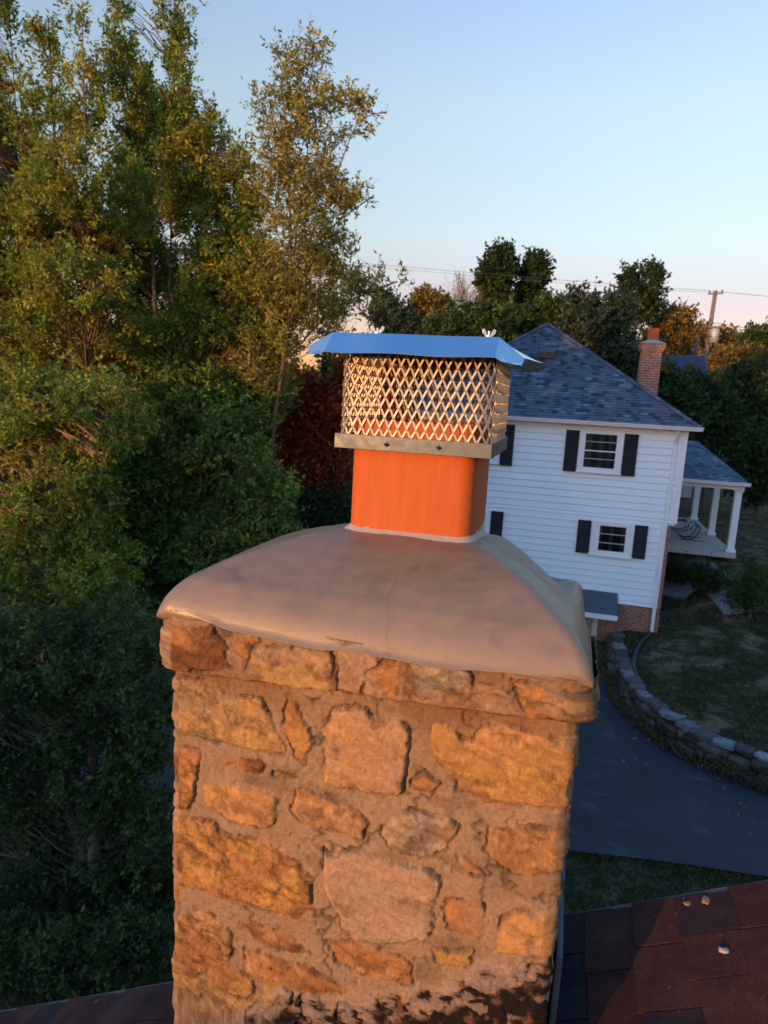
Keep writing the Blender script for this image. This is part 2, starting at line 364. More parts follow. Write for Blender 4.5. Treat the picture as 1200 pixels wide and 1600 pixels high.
li = q.noise(p, 38, 3, .6); c = q.mix(q.ramp(li, [(.68, 0.), (.76, .5)]), c, (.25, .24, .20)); q.base(c).set(.93, 0, .15); q.bump(gr, .7, .002); M_osh = q.m
mb = MB(); rng = np.random.default_rng(11); ex = .133; th = .0045
def tab(mb, s0, s1, y0, y1, lift):
    """one tab on the slope; s is measured up the slope from x = 0"""
    def P(s, y, h): return (s * rc - RS * rc * h, y, RZ + s * RS * rc + rc * h)
    j = rng.normal(size=6) * .0025; pts = [(s0 + j[0], y0), (s0 + j[1] + .002, (y0 + y1) / 2), (s0 + j[2], y1), (s1, y1), (s1, y0)]
    hs = [lift + .003 * rng.random(), lift + .004 * rng.random(), lift + .003 * rng.random(), .001, .001]
    top = [P(a, b, h + th) for (a, b), h in zip(pts, hs)]; bot = [P(a, b, h) for (a, b), h in zip(pts, hs)]
    mb.add(top + bot, [(0, 4, 3, 2, 1), (5, 6, 7, 8, 9)] + [(i, (i + 1) % 5, 5 + (i + 1) % 5, 5 + i) for i in range(5)])
s = XE / rc; row = 0
while s < XR / rc:
    y = RY + .012 - (row % 2) * .155 - rng.random() * .02; first = True
    if row % 2: tab(mb, s, s + ex * 1.6, y + .006, RY + .012, .005)
    while y > -6:
        L = .11 + .13 * rng.random(); y0 = y - L
        tab(mb, s - .012 * (rng.random() > .55), s + ex * 1.6, y0 + .004, y, .005)
        y = y0
    s += ex; row += 1
mb.build('roof_shingles', M_osh, home)
mb = MB()
def slab(x0, x1, y0, y1, t, dz=0, mirror=False):
    z0, z1 = roofz(x0) + dz, roofz(x1) + dz
    if mirror: z1 = z0 - (x1 - x0) * RS
    mb.add([(x0, y0, z0), (x1, y0, z1), (x1, y1, z1), (x0, y1, z0), (x0, y0, z0 - t), (x1, y0, z1 - t), (x1, y1, z1 - t), (x0, y1, z0 - t)], [(0, 1, 2, 3), (7, 6, 5, 4), (4, 5, 1, 0), (5, 6, 2, 1), (6, 7, 3, 2), (7, 4, 0, 3)])
slab(XE, XR, -6, RY - .01, .1, -.004)
mb.build('roof_deck', plain('old_wood', (.16, .11, .08), .8), home)
mb = MB(); slab(XR, XR + 7.3, -6, RY, .1, 0, True); mb.build('far_slope', M_osh, home)
mb = MB(); x = XE
while x < XR:                                         # drip edge along the gable
    x1 = min(x + 2.4, XR); slab(x, x1 - .004, RY + .001, RY + .022, .06, .004); x = x1
M_drip = plain('old_aluminium', (.10, .10, .11), .6, .3, .5, 9)
mb.build('drip_edge', M_drip, home)
M_wallst = plain('house_stucco', (.4, .34, .27), .9, 0, .2, 3, .4, 30)
mb = MB(); zt = RZ + RS * XR - .12
mb.add([(-3.0, 1.7, GZ - .1), (10.8, 1.7, GZ - .1), (10.8, 1.7, roofz(-3.0) - .12), (XR, 1.7, zt), (-3.0, 1.7, roofz(-3.0) - .12),
        (-3.0, -5.9, GZ - .1), (10.8, -5.9, GZ - .1), (10.8, -5.9, roofz(-3.0) - .12), (XR, -5.9, zt), (-3.0, -5.9, roofz(-3.0) - .12)],
       [(1, 0, 4, 3, 2), (5, 6, 7, 8, 9), (0, 5, 9, 4), (1, 2, 7, 6)])
mb.build('wall', M_wallst, home)
# debris on the roof
def on_roof(px, py):
    d = ray(px, py); t = RZ / (d[2] - RS * d[0]); return d * t
rng = np.random.default_rng(3)
for i, (px, py, r, colr, nm, lb, ct) in enumerate([(1133, 1492, .007, (.42, .38, .33), 'pebble', 'small pale pebble lying on the roof shingles right of the chimney', 'pebble'),
                (1077, 1417, .007, (.42, .22, .08), 'dry_leaf', 'small curled tan leaf on the roof edge, the left of two', 'leaf'), (1105, 1412, .009, (.42, .22, .08), 'dry_leaf', 'larger curled tan leaf on the roof edge, the right of two', 'leaf')]):
    P_ = on_roof(px, py); mb = MB(); lump(mb, P_ + np.array([-.004, 0, .0105 if nm == 'pebble' else .0095]), (r * 1.7, r * 1.0, r * (.7 if nm == 'pebble' else .2)), .6 * i, rng, .5)
    tag(mb.build(nm, plain(nm, colr, .9, 0, .2, 60), smooth=True), lb, ct)

# ------------------------------------------------------------------ stone chimney
CX0, CX1, CY0, CY1 = -.76, .07, 1.20, 2.00
def px2(pl): return np.array([[*onY(x, y, CY0)[[0, 2]]] for x, y in pl])
def z1(pl, ox, oy, s): return [(ox + x / s, oy + y / s) for x, y in pl]
A_ = lambda pl: z1(pl, 230, 940, 3.3333)
B_ = lambda pl: z1(pl, 570, 980, 3.2432)
C_ = lambda pl: z1(pl, 230, 1240, 3.3333)
D_ = lambda pl: z1(pl, 570, 1240, 3.3333)
tan1 = (.46, .30, .14); tan2 = (.50, .30, .15); pink = (.43, .30, .22); rust = (.40, .215, .095); grey = (.40, .33, .26); och = (.48, .29, .115); dark = (.20, .095, .05); mort = np.array((.335, .222, .128))
# polygon, colour, second colour, relief (m), roughness (m), tilt x, tilt z
STONES = [
 (A_([(36, 130), (60, 84), (200, 108), (370, 118), (440, 200), (452, 335), (330, 338), (130, 328), (60, 292), (38, 210)]), dark, rust, .010, .006),
 (A_([(395, 112), (610, 130), (620, 190), (560, 205), (548, 345), (462, 335), (450, 210)]), (.30, .22, .17), rust, .004, .006),
 (A_([(570, 212), (800, 214), (890, 215), (990, 235), (985, 340), (970, 446), (820, 430), (640, 400), (556, 345)]), tan1, (.36, .25, .16), .007, .005),
 (A_([(1012, 214), (1100, 222), (1215, 240), (1225, 330), (1215, 490), (1090, 460), (1000, 436)]), pink, (.38, .24, .16), .005, .004),
 (B_([(30, 190), (110, 130), (200, 140), (190, 230), (200, 350), (60, 345), (10, 310)]), rust, pink, .005, .005),
 (B_([(205, 150), (330, 152), (520, 182), (572, 220), (550, 300), (480, 352), (390, 385), (205, 345), (190, 250)]), grey, (.34, .20, .12), .008, .006),
 (B_([(590, 250), (700, 262), (735, 320), (790, 420), (620, 425), (470, 385), (500, 345), (570, 280)]), (.36, .25, .17), rust, .004, .006),
 (B_([(738, 245), (860, 252), (985, 312), (1130, 322), (1165, 380), (1110, 462), (980, 462), (850, 445), (785, 350)]), (.36, .25, .16), rust, .009, .007),
 (A_([(132, 395), (200, 388), (330, 405), (420, 485), (600, 500), (655, 620), (722, 765), (700, 797), (530, 768), (400, 742), (200, 690), (150, 620), (112, 500)]), tan1, (.36, .26, .16), .012, .006),
 (A_([(742, 505), (775, 530), (855, 690), (862, 760), (820, 862), (762, 795), (705, 660), (708, 570)]), och, rust, .010, .004),
 ([(518, 1108), (536, 1107), (554, 1101), (575, 1111), (586, 1126), (600, 1126), (622, 1119), (639, 1136), (642, 1159), (635, 1200), (626, 1243), (570, 1237), (504, 1224), (509, 1150), (500, 1144), (506, 1138)], pink, (.46, .29, .16), .015, .003),
 (B_([(340, 497), (450, 500), (490, 556), (555, 575), (600, 510), (720, 488), (950, 568), (1075, 620), (1075, 935), (1000, 927), (850, 905), (700, 890), (560, 872), (470, 822), (462, 770), (345, 690)]), och, (.46, .27, .13), .015, .005),
 (B_([(240, 758), (300, 738), (385, 790), (352, 842), (220, 832)]), rust, pink, .006, .004),
 (A_([(112, 740), (280, 768), (268, 850), (262, 950), (232, 1060), (215, 1100), (120, 1092), (105, 910)]), rust, (.46, .25, .12), .010, .006),
 (A_([(300, 970), (345, 945), (410, 940), (470, 962), (562, 950), (672, 1015), (665, 1160), (600, 1182), (520, 1160), (430, 1130), (310, 1052)]), (.50, .29, .13), tan2, .013, .005),
 (A_([(395, 805), (500, 828), (612, 855), (602, 892), (500, 885), (400, 862)]), dark, rust, .007, .006),
 (A_([(650, 880), (720, 882), (795, 900), (782, 922), (660, 912)]), rust, dark, .006, .005),
 ([(468, 1227), (490, 1236), (516, 1243), (560, 1266), (576, 1285), (569, 1315), (518, 1300), (470, 1285), (453, 1266)], (.45, .29, .17), (.36, .20, .10), .011, .005),
 (D_([(208, 80), (300, 105), (440, 120), (497, 172), (470, 240), (430, 300), (340, 320), (270, 347), (200, 315), (150, 290), (88, 200), (150, 120)]), (.44, .32, .22), (.36, .30, .27), .014, .005),
 (D_([(640, 185), (800, 170), (1030, 180), (1015, 405), (870, 445), (780, 415), (700, 370), (620, 290)]), (.42, .25, .12), (.34, .19, .09), .008, .008),
 (D_([(470, 330), (510, 330), (560, 360), (630, 432), (590, 440), (500, 385)]), rust, pink, .006, .004),
 (C_([(120, 108), (240, 120), (350, 140), (390, 190), (520, 225), (640, 250), (760, 330), (858, 420), (855, 605), (770, 662), (620, 600), (520, 590), (400, 562), (300, 500), (140, 475), (112, 300)]), och, rust, .015, .008),
 ([(503, 1328), (516, 1335), (540, 1327), (584, 1333), (620, 1345), (669, 1357), (691, 1375), (681, 1402), (679, 1450), (669, 1465), (636, 1471), (554, 1473), (533, 1462), (530, 1426), (512, 1396), (502, 1354)], (.40, .30, .23), pink, .016, .003),
 (D_([(700, 645), (790, 618), (940, 624), (1030, 670), (1022, 850), (880, 862), (700, 822)]), och, tan2, .013, .004),
 (D_([(430, 545), (600, 560), (640, 640), (622, 760), (500, 735), (420, 720), (415, 600)]), (.38, .24, .15), rust, .005, .004),
 (C_([(118, 640), (200, 618), (330, 610), (420, 720), (447, 850), (400, 918), (260, 930), (140, 920), (110, 800)]), (.45, .28, .15), rust, .012, .007),
 (C_([(500, 808), (650, 830), (800, 900), (960, 958), (1045, 1030), (1000, 1062), (820, 1042), (620, 982), (515, 920)]), tan2, (.36, .19, .09), .011, .006),
 (C_([(488, 680), (600, 680), (700, 702), (850, 830), (720, 822), (560, 768)]), (.38, .24, .13), dark, .006, .006),
 (C_([(930, 770), (1010, 772), (1180, 810), (1310, 845), (1385, 900), (1380, 1000), (1250, 975), (1130, 960), (980, 880)]), (.40, .24, .11), rust, .007, .006),
 (D_([(355, 812), (450, 828), (562, 820), (562, 902), (520, 914), (450, 900), (375, 880)]), och, tan2, .010, .004),
 (C_([(115, 930), (240, 950), (330, 965), (420, 1000), (585, 1045), (500, 1150), (400, 1142), (125, 1095)]), (.42, .27, .13), tan1, .007, .005),
]
def sdf(P, x, z):
    d = np.full(x.shape, 1e9); s = np.ones(x.shape); n = len(P); j = n - 1
    for i in range(n):
        a, b = P[i], P[j]; e = b - a; wx = x - a[0]; wz = z - a[1]; t = np.clip((wx * e[0] + wz * e[1]) / (e @ e + 1e-12), 0, 1)
        d = np.minimum(d, (wx - e[0] * t) ** 2 + (wz - e[1] * t) ** 2)
        c1 = z >= a[1]; c2 = z < b[1]; c3 = e[0] * wz > e[1] * wx
        s = np.where((c1 & c2 & c3) | (~c1 & ~c2 & ~c3), -s, s); j = i
    return s * np.sqrt(d)
pal = [tan1, tan2, pink, rust, grey, och, (.36, .25, .16), dark]
def gen_stones(w_, ztop, zbot, seed):
    r = np.random.default_rng(seed); out = []; z = ztop
    while z > zbot:
        h = .07 + r.random() * .11; x = -.02
        while x < w_:
            L = h * (.9 + r.random() * 1.7); a = []
            for k in range(11):
                t = 2 * math.pi * k / 11; cx, cz = math.cos(t), math.sin(t); f_ = 1 / max(abs(cx), abs(cz)) ** .8
                a.append((x + L / 2 + cx * f_ * (L / 2 - .009) * (.9 + .16 * r.random()), z - h / 2 + cz * f_ * (h / 2 - .008) * (.88 + .18 * r.random())))
            out.append((np.array(a), pal[r.integers(8)], pal[r.integers(8)], .006 + .008 * r.random(), .006)); x += L
        z -= h
    return out
DARK_PX = [(228, 1640), (300, 1612), (380, 1600), (415, 1575), (440, 1548), (520, 1578), (570, 1566), (640, 1560), (700, 1545), (740, 1526), (790, 1512), (830, 1500), (900, 1498)]  # upper edge of the near-black lower area with pale flecks
dark_line = px2(DARK_PX)
def face_field(side, s, z, width):
    """relief and colour of one chimney face at s (m along it) and z"""
    hgt = .011 * (fbm(s * 13, z * 13, 40 + side, 5) - .5) + .0030 * (fbm(s * 80, z * 80, 50 + side) - .5); pit = sstep(.70, .80, fbm(s * 46, z * 46, 57 + side, 3)); hgt = hgt - .004 * pit
    col = mort * (.86 + .3 * fbm(s * 14, z * 14, 60 + side))[..., None]
    red = sstep(.55, .75, fbm(s * 9 + 3, z * 9, 63 + side)); col = col * (1 - .35 * red[..., None]) + np.array((.28, .155, .075)) * .35 * red[..., None]
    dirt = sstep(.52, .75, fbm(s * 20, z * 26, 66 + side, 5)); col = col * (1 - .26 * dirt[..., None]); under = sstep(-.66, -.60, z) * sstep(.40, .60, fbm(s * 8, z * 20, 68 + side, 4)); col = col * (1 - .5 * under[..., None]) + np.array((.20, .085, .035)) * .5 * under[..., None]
    cr = (1 - np.abs(2 * fbm(s * 7 + 4, z * 9, 69 + side, 5) - 1)) ** 34 * sstep(.45, .6, fbm(s * 9, z * 9, 72 + side, 3)); hgt = hgt - .006 * cr; col = col * (1 - .6 * cr[..., None])
    if side == 0: stones = [(px2(p_), c1, c2, h_, r_) for p_, c1, c2, h_, r_ in STONES] + gen_stones(width, -1.27, -7, 3)
    else: stones = gen_stones(width, -.49, -7, 10 + side)
    wx = s + .016 * (fbm(s * 26, z * 26, 70, 3) - .5) + .010 * (fbm(s * 120, z * 120, 74, 3) - .5)
    wz = z + .016 * (fbm(s * 26, z * 26, 80, 3) - .5) + .010 * (fbm(s * 120, z * 120, 84, 3) - .5)
    ox = CX0 if side == 0 else 0
    for k, (P, c1, c2, h_, r_) in enumerate(stones):
        P = P - np.array([ox, 0]) if side == 0 and k < len(STONES) else P
        lo = P.min(0) - .03; hi = P.max(0) + .03
        m = (s > lo[0]) & (s < hi[0]) & (z > lo[1]) & (z < hi[1])
        if not m.any(): continue
        X, Z_ = wx[m], wz[m]; d = -sdf(P, X, Z_)
        bury = sstep(.40, .62, fbm(X * 11 + k, Z_ * 11, 93, 3)); ins = sstep(-.001, .002 + .006 * bury, d); prof = 1 - np.exp(-np.maximum(d, 0) / .0042)
        rgh = r_ * (fbm(X * 26 + k * 7, Z_ * 26, 90, 5) - .45) * 1.7
        sm = np.clip((r_ - .003) / .003, .12, 1.2); ridge = r_ * .9 * sm * (1 - np.abs(2 * fbm(X * 17 + k * 3, Z_ * 28 + X * 9, 95, 4) - 1)) ** 3
        hh = h_ * .62 * prof + (rgh * .62 - ridge * .8) * prof + prof * r_ * .85 * (facets(X + .006 * fbm(X * 60, Z_ * 60, 103, 2), Z_, .034, 300 + k) + .45 * facets(X, Z_, .012, 400 + k))
        groove = np.exp(-(d / .0026) ** 2) * .010 * sstep(.38, .62, fbm(X * 22 + k, Z_ * 22, 97, 2))
        hgt[m] = hgt[m] * (1 - ins) + hh * ins - groove
        f_ = sstep(.38, .62, fbm(X * 16 + k * 5, Z_ * 20, 98, 4))[:, None]; sp = fbm(X * 60 + k, Z_ * 75, 99, 3)[:, None]
        vein = sm * (1 - np.abs(2 * fbm(X * 12 + k * 3, Z_ * 30 + X * 8, 108, 4) - 1)) ** 9; strat = fbm(X * 9 + k, Z_ * 90 + X * 22, 111, 3)[:, None]; cc = (np.array(c1) * (1 - f_) + np.array(c2) * f_) * np.array((.93, .83, .64)) * (.80 + .5 * sp) * (.82 + .36 * strat) * (1 - .5 * vein[:, None]); st = sstep(.62, .78, fbm(X * 24 + k * 2, Z_ * 24, 115, 4))[:, None]; cc = cc * (1 - .55 * st) + np.array((.13, .062, .028)) * .55 * st; hh = hh - .004 * vein
        i3 = ins[:, None]; col[m] = col[m] * (1 - i3) + cc * i3
        dk = (np.exp(-(d / .003) ** 2) * sstep(.45, .7, fbm(X * 22 + k, Z_ * 22, 97, 2)) * .45)[:, None]; col[m] = col[m] * (1 - dk) + np.array((.07, .04, .025)) * dk
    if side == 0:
        zl = np.interp(s + CX0, dark_line[:, 0], dark_line[:, 1]); d = zl - z + .07 * (fbm(s * 20, z * 34, 120, 6) - .5)
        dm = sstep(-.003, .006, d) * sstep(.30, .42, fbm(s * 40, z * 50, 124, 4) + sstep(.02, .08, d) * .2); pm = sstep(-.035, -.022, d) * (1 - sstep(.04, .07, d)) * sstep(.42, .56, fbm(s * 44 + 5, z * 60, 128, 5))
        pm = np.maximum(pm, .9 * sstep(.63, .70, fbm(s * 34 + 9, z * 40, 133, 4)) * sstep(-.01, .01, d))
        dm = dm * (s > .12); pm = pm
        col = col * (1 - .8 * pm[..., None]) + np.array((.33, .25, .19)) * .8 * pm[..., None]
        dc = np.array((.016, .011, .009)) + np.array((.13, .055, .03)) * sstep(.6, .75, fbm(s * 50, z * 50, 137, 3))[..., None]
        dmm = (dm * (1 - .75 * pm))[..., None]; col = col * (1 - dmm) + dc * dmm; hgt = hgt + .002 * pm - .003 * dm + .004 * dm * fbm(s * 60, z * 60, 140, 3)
    return hgt, col
r_c = .022; per = []
def side_samples(side, n):
    L = (CX1 - CX0) if side % 2 == 0 else (CY1 - CY0)
    for s in np.linspace(r_c, L - r_c, n): per.append((side, s))
    a0 = [0, 90, 180, 270][side]
    for t in np.linspace(10, 80, 5): per.append((side, L - r_c, t))
segs = []
nF, nS, nB = 400, 150, 120
side_samples(0, nF); side_samples(1, nS); side_samples(2, nB); side_samples(3, nS)
dirs = [((1, 0), (0, -1)), ((0, 1), (1, 0)), ((-1, 0), (0, 1)), ((0, -1), (-1, 0))]; org = [(CX0, CY0), (CX1, CY0), (CX1, CY1), (CX0, CY1)]
bx, by, nx_, ny_, sd, ss = [], [], [], [], [], []
for e in per:
    sd_, s = e[0], e[1]; t_d, n_d = dirs[sd_]; o_ = org[sd_]
    cx, cy = o_[0] + t_d[0] * s, o_[1] + t_d[1] * s
    if len(e) == 3:
        a = math.radians(e[2]); c0 = (cx - n_d[0] * r_c, cy - n_d[1] * r_c); n2 = (n_d[0] * math.cos(a) + t_d[0] * math.sin(a), n_d[1] * math.cos(a) + t_d[1] * math.sin(a))
        bx.append(c0[0] + n2[0] * r_c); by.append(c0[1] + n2[1] * r_c); nx_.append(n2[0]); ny_.append(n2[1]); ss.append(s + r_c * math.sin(a))
    else: bx.append(cx); by.append(cy); nx_.append(n_d[0]); ny_.append(n_d[1]); ss.append(s)
    sd.append(sd_)
bx, by, nx_, ny_, ss, sd = map(np.array, (bx, by, nx_, ny_, ss, sd)); NC = len(bx)
zz = np.r_[np.arange(-.44, -1.38, -.0024), np.arange(-1.39, -7.1, -.03)]; NR = len(zz)
HG = np.zeros((NR, NC)); CO = np.zeros((NR, NC, 3))
for k in range(4):
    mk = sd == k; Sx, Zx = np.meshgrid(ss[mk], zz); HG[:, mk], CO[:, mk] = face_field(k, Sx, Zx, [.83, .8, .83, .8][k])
# blend the height at each corner so the faces meet
for k in range(4):
    idx = np.where(sd == k)[0]; last = idx[-1]; nxt = (last + 1) % NC
    for j in range(5):
        w_ = (j + 1) / 6; i = idx[-5 + j]; HG[:, i] = HG[:, idx[-6]] * (1 - w_) + HG[:, nxt] * w_
zstep = np.interp(bx, [CX0, CX1], [-.585, -.552]); zstep = zstep[None, :] + .008 * (fbm(np.arange(NC)[None, :] / 16., 0 * zstep[None, :], 150) - .5)
Zg = np.repeat(zz[:, None], NC, 1); ztop = -.452 - .02 * (bx - CX0) / .83 - .14 * np.clip(by - 1.51, 0, .6) - .05 * sstep(-.16, .05, bx) * sstep(1.41, 1.61, by); Zg = np.minimum(Zg, ztop[None, :] + (zz[:, None] + .44) * .02)
cap_o = .026 * sstep(-.012, .004, Zg - zstep)
wob = .006 * (fbm(np.arange(NC)[None, :] / 40., Zg * 14, 160) - .5)
edge_w = .012 * (fbm(Zg * 16 + sd[None, :] * 9, Zg * 0 + np.round(nx_ * 2)[None, :], 163, 3) - .5) * (np.abs(nx_[None, :]) > .02)
H = HG + cap_o + wob + edge_w
Vc = np.stack([bx[None, :] + nx_[None, :] * H, by[None, :] + ny_[None, :] * H, Zg], -1).reshape(-1, 3)
i = np.arange(NR * NC).reshape(NR, NC); j = np.roll(i, -1, 1)
Fc = np.stack([i[:-1], i[1:], j[1:], j[:-1]], -1).reshape(-1, 4)
chim = empty('stone_chimney', (-.345, 1.6, -1.9), 'rough tan stone chimney with a smooth mortar crown rising through the roof', 'chimney')
M_stone = mat_attr('fieldstone', .9, 95, .9, .006, .15, .26)
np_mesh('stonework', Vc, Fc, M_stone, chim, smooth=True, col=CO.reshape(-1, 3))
# crown: mortar wash
FX0, FX1, FY0 = -.469, -.183, 1.46; FY1 = FY0 + .305; FZ = -.305
KX0, KX1, KY0, KY1 = -.789, .095, 1.167, 2.03
def crown_grid(n=230):
    u = np.linspace(-1, 1, n); U, Vv = np.meshgrid(u, u)
    k = .05; Rx = U * np.sqrt(1 - k * Vv ** 2 * 1.0) / math.sqrt(1 - k * 0); Ry = Vv * np.sqrt(1 - k * U ** 2)
    rr = np.maximum(np.abs(U), np.abs(Vv))
    X = (KX0 + KX1) / 2 + (KX1 - KX0) / 2 * Rx; Y = (KY0 + KY1) / 2 + (KY1 - KY0) / 2 * Ry
    wob = .010 * (fbm(X * 6, Y * 6, 170, 3) - .5) * sstep(.7, 1, rr); X = X + wob; Y = Y + wob
    return U, Vv, X, Y
U, Vv, X, Y = crown_grid()
def crown_h(X, Y):
    tx = np.where(X < FX0, (X - KX0) / (FX0 - KX0), np.where(X > FX1, (KX1 - X) / (KX1 - FX1), 1)); ty = np.where(Y < FY0, (Y - KY0) / (FY0 - KY0), np.where(Y > FY1, (KY1 - Y) / (KY1 - FY1), 1))
    tx = np.clip(tx, 0, 1.2); ty = np.clip(ty, 0, 1.2)
    k = .10; hmin = np.clip(.5 + .5 * (ty - tx) / k, 0, 1); t = ty * (1 - hmin) + tx * hmin - k * hmin * (1 - hmin) * .8; t = np.clip(t, 0, 1)
    ze = np.interp(X, [KX0, KX1], [-.478, -.497])
    z = ze + .052 * (1 - np.exp(-t / .05)) + (FZ - ze - .052) * (1 - (1 - t) ** 1.75)
    # trowel marks
    z = z + .005 * (fbm(X * 9, Y * 9, 180, 3) - .5) * sstep(0, .2, t) + .0026 * (fbm(X * 10 + Y * 5, Y * 52 - X * 22, 184, 4) - .5) + .0016 * (fbm(X * 55 - Y * 30, Y * 12 + X * 10, 186, 3) - .5)
    # shoulder line across the front slope
    z = z + .0025 * np.exp(-((t - .17) / .05) ** 2) * (Y < FY0)
    z = z - .14 * np.clip(Y - FY0 - .05, 0, .6) * sstep(0, .3, t) - .052 * sstep(.02, .2, X - FX1) * sstep(FY0 - .05, FY0 + .15, Y)
    return z, t
Zc, t = crown_h(X, Y); n = X.shape[0]
col = np.array((.215, .152, .092)) * (.86 + .28 * fbm(X * 7 + Y * 3, Y * 16, 190))[..., None]; st = sstep(.60, .72, fbm(X * 15, Y * 15, 191, 5))[..., None]; col = col * (1 - .09 * st); hc = ((1 - np.abs(2 * fbm(X * 5 + 2, Y * 6, 192, 5) - 1)) ** 60 * sstep(.5, .62, fbm(X * 8, Y * 8, 193, 2)))[..., None]; col = col * (1 - .3 * hc)
ringi = np.r_[[(0, j_) for j_ in range(n)], [(i_, n - 1) for i_ in range(1, n)], [(n - 1, j_) for j_ in range(n - 2, -1, -1)], [(i_, 0) for i_ in range(n - 2, 0, -1)]]
VX = np.stack([X, Y, Zc], -1).reshape(-1, 3); CX_ = col.reshape(-1, 3); ring = ringi[:, 0] * n + ringi[:, 1]
F_ = grid_faces(n, n); R0 = VX[ring]; base_n = len(VX); extra = []; rings = [ring]
low = px2([(243, 966), (330, 976), (400, 984), (480, 1000), (533, 1003), (600, 1012), (680, 1026), (750, 1048), (800, 1056), (860, 1066), (925, 1082)]); low_s = onY(600, 1000, 1.17)[2] / onY(600, 1000, 1.2)[2]
Vall = [VX]; Call = [CX_]; cur = base_n; kx = (KX0 + KX1) / 2; ky = (KY0 + KY1) / 2
zlow = np.interp(R0[:, 0], low[:, 0] * low_s, low[:, 1] * low_s) + .020 * (fbm(np.arange(len(R0)) / 14., np.zeros(len(R0)), 195, 5) - .5); zlow = np.minimum(zlow, R0[:, 2] - .003 - .055 * sstep(1.22, 1.45, R0[:, 1]))
for kk, fr in enumerate((.35, .75, 1.0, 1.02)):
    Rk = R0.copy(); Rk[:, 2] = R0[:, 2] * (1 - min(fr, 1)) + zlow * min(fr, 1)
    sc_ = [1.004, 1.004, .997, .93][kk]; Rk[:, 0] = kx + (R0[:, 0] - kx) * sc_; Rk[:, 1] = ky + (R0[:, 1] - ky) * sc_
    Vall.append(Rk); Call.append(np.tile(col.reshape(-1, 3).mean(0) * .97, (len(Rk), 1))); rings.append(np.arange(cur, cur + len(Rk))); cur += len(Rk)
Fs = [F_]
for a, b in zip(rings[:-1], rings[1:]): Fs.append(np.stack([a, np.roll(a, -1), np.roll(b, -1), b], -1)[:, ::-1])
q = N('mortar_crown'); p = q.pos(); f = q.noise(p, 16, 5, .6); f2 = q.noise(p, 190, 3, .6)
mp = q.n('ShaderNodeMapping'); q.l(p, mp.inputs[0]); mp.inputs['Scale'].default_value = (9, 60, 30); mp.inputs['Rotation'].default_value = (0, 0, .35); f3 = q.noise(mp.outputs[0], 1, 4, .6)
c = q.mix(1., q.attr('Col'), q.ramp(f, [(.3, .88), (.7, 1.1)]), 'MULTIPLY'); c = q.mix(q.ramp(q.noise(p, 45, 3, .7), [(.66, 0.), (.78, .5)]), c, (.22, .19, .17)); q.base(c).set(.42, 0, .5); q.b.inputs['Coat Weight'].default_value = .28; q.b.inputs['Coat Roughness'].default_value = .28
q.l(q.ramp(f, [(.3, .42), (.7, .62)]), q.b.inputs['Roughness']); q.bump(q.math('ADD', q.math('MULTIPLY', f3, .7), q.math('MULTIPLY', f2, .45)), .24, .006); M_crown = q.m
np_mesh('crown', np.concatenate(Vall), np.concatenate(Fs), M_crown, chim, smooth=True, col=np.concatenate(Call))
# clay flue
q = N('terracotta'); p = q.pos(); f = q.noise(p, 22, 4, .6); f2 = q.noise(p, 240, 2); sp = q.n('ShaderNodeSeparateXYZ'); q.l(p, sp.inputs[0])
c = q.mix(f, (.44, .092, .017), (.52, .112, .021)); zz_ = q.math('ADD', sp.outputs[2], q.math('MULTIPLY', q.math('SUBTRACT', q.noise(p, 26, 4, .7), .5), .05)); msk = q.ramp(q.math('MULTIPLY', q.math('ADD', zz_, .32), 20.), [(.30, .9), (.42, 0.)])
c = q.mix(msk, c, (.55, .42, .33)); sc2 = q.n('ShaderNodeMapping'); q.l(p, sc2.inputs[0]); sc2.inputs['Rotation'].default_value = (0, .7, 0); sc2.inputs['Scale'].default_value = (60, 20, 9); c = q.mix(q.ramp(q.noise(sc2.outputs[0], 1, 3, .6), [(.74, 0.), (.80, .6)]), c, (.62, .42, .30))
mp3 = q.n('ShaderNodeMapping'); q.l(p, mp3.inputs[0]); mp3.inputs['Scale'].default_value = (70, 70, 5); c = q.mix(1., c, q.ramp(q.noise(mp3.outputs[0], 1, 5, .7), [(.3, .86), (.7, 1.08)]), 'MULTIPLY'); c = q.mix(q.ramp(q.noise(p, 95, 3, .6), [(.72, 0.), (.78, .5)]), c, (.25, .10, .04)); q.base(c).set(.62, 0, .3); q.bump(q.math('ADD', f2, f), .2, .003); M_terra = q.m
def rrect(x0, x1, y0, y1, r, n=6):
    P = []
    for cx, cy, a0 in ((x1 - r, y0 + r, -90), (x1 - r, y1 - r, 0), (x0 + r, y1 - r, 90), (x0 + r, y0 + r, 180)):
        for k in range(n + 1): a = math.radians(a0 + 90 * k / n); P.append((cx + r * math.cos(a), cy + r * math.sin(a)))
    return P
def rings_mesh(mb, rings, close=False):
    n = len(rings[0]); vs = [v for r in rings for v in r]; fs = [(k * n + j, k * n + (j + 1) % n, (k + 1) * n + (j + 1) % n, (k + 1) * n + j) for k in range(len(rings) - 1) for j in range(n)]
    mb.add(vs, fs)
mb = MB(); FT = -.052
outl = rrect(FX0, FX1, FY0, FY1, .035); inl = rrect(FX0 + .02, FX1 - .02, FY0 + .02, FY1 - .02, .022)
rings_mesh(mb, [[(x, y, -.42) for x, y in outl], [(x, y, FT - .003) for x, y in outl], [(x + (.003 if x < -.3 else -.003), y + (.003 if y < 1.6 else -.003), FT) for x, y in outl], [(x, y, FT) for x, y in inl], [(x, y, -.9) for x, y in inl]])
fl = mb.build('clay_flue', M_terra, chim, smooth=False)
fl.data.polygons.foreach_set('use_smooth', [True] * len(fl.data.polygons)); m_ = fl.modifiers.new('e', 'EDGE_SPLIT'); m_.split_angle = .6
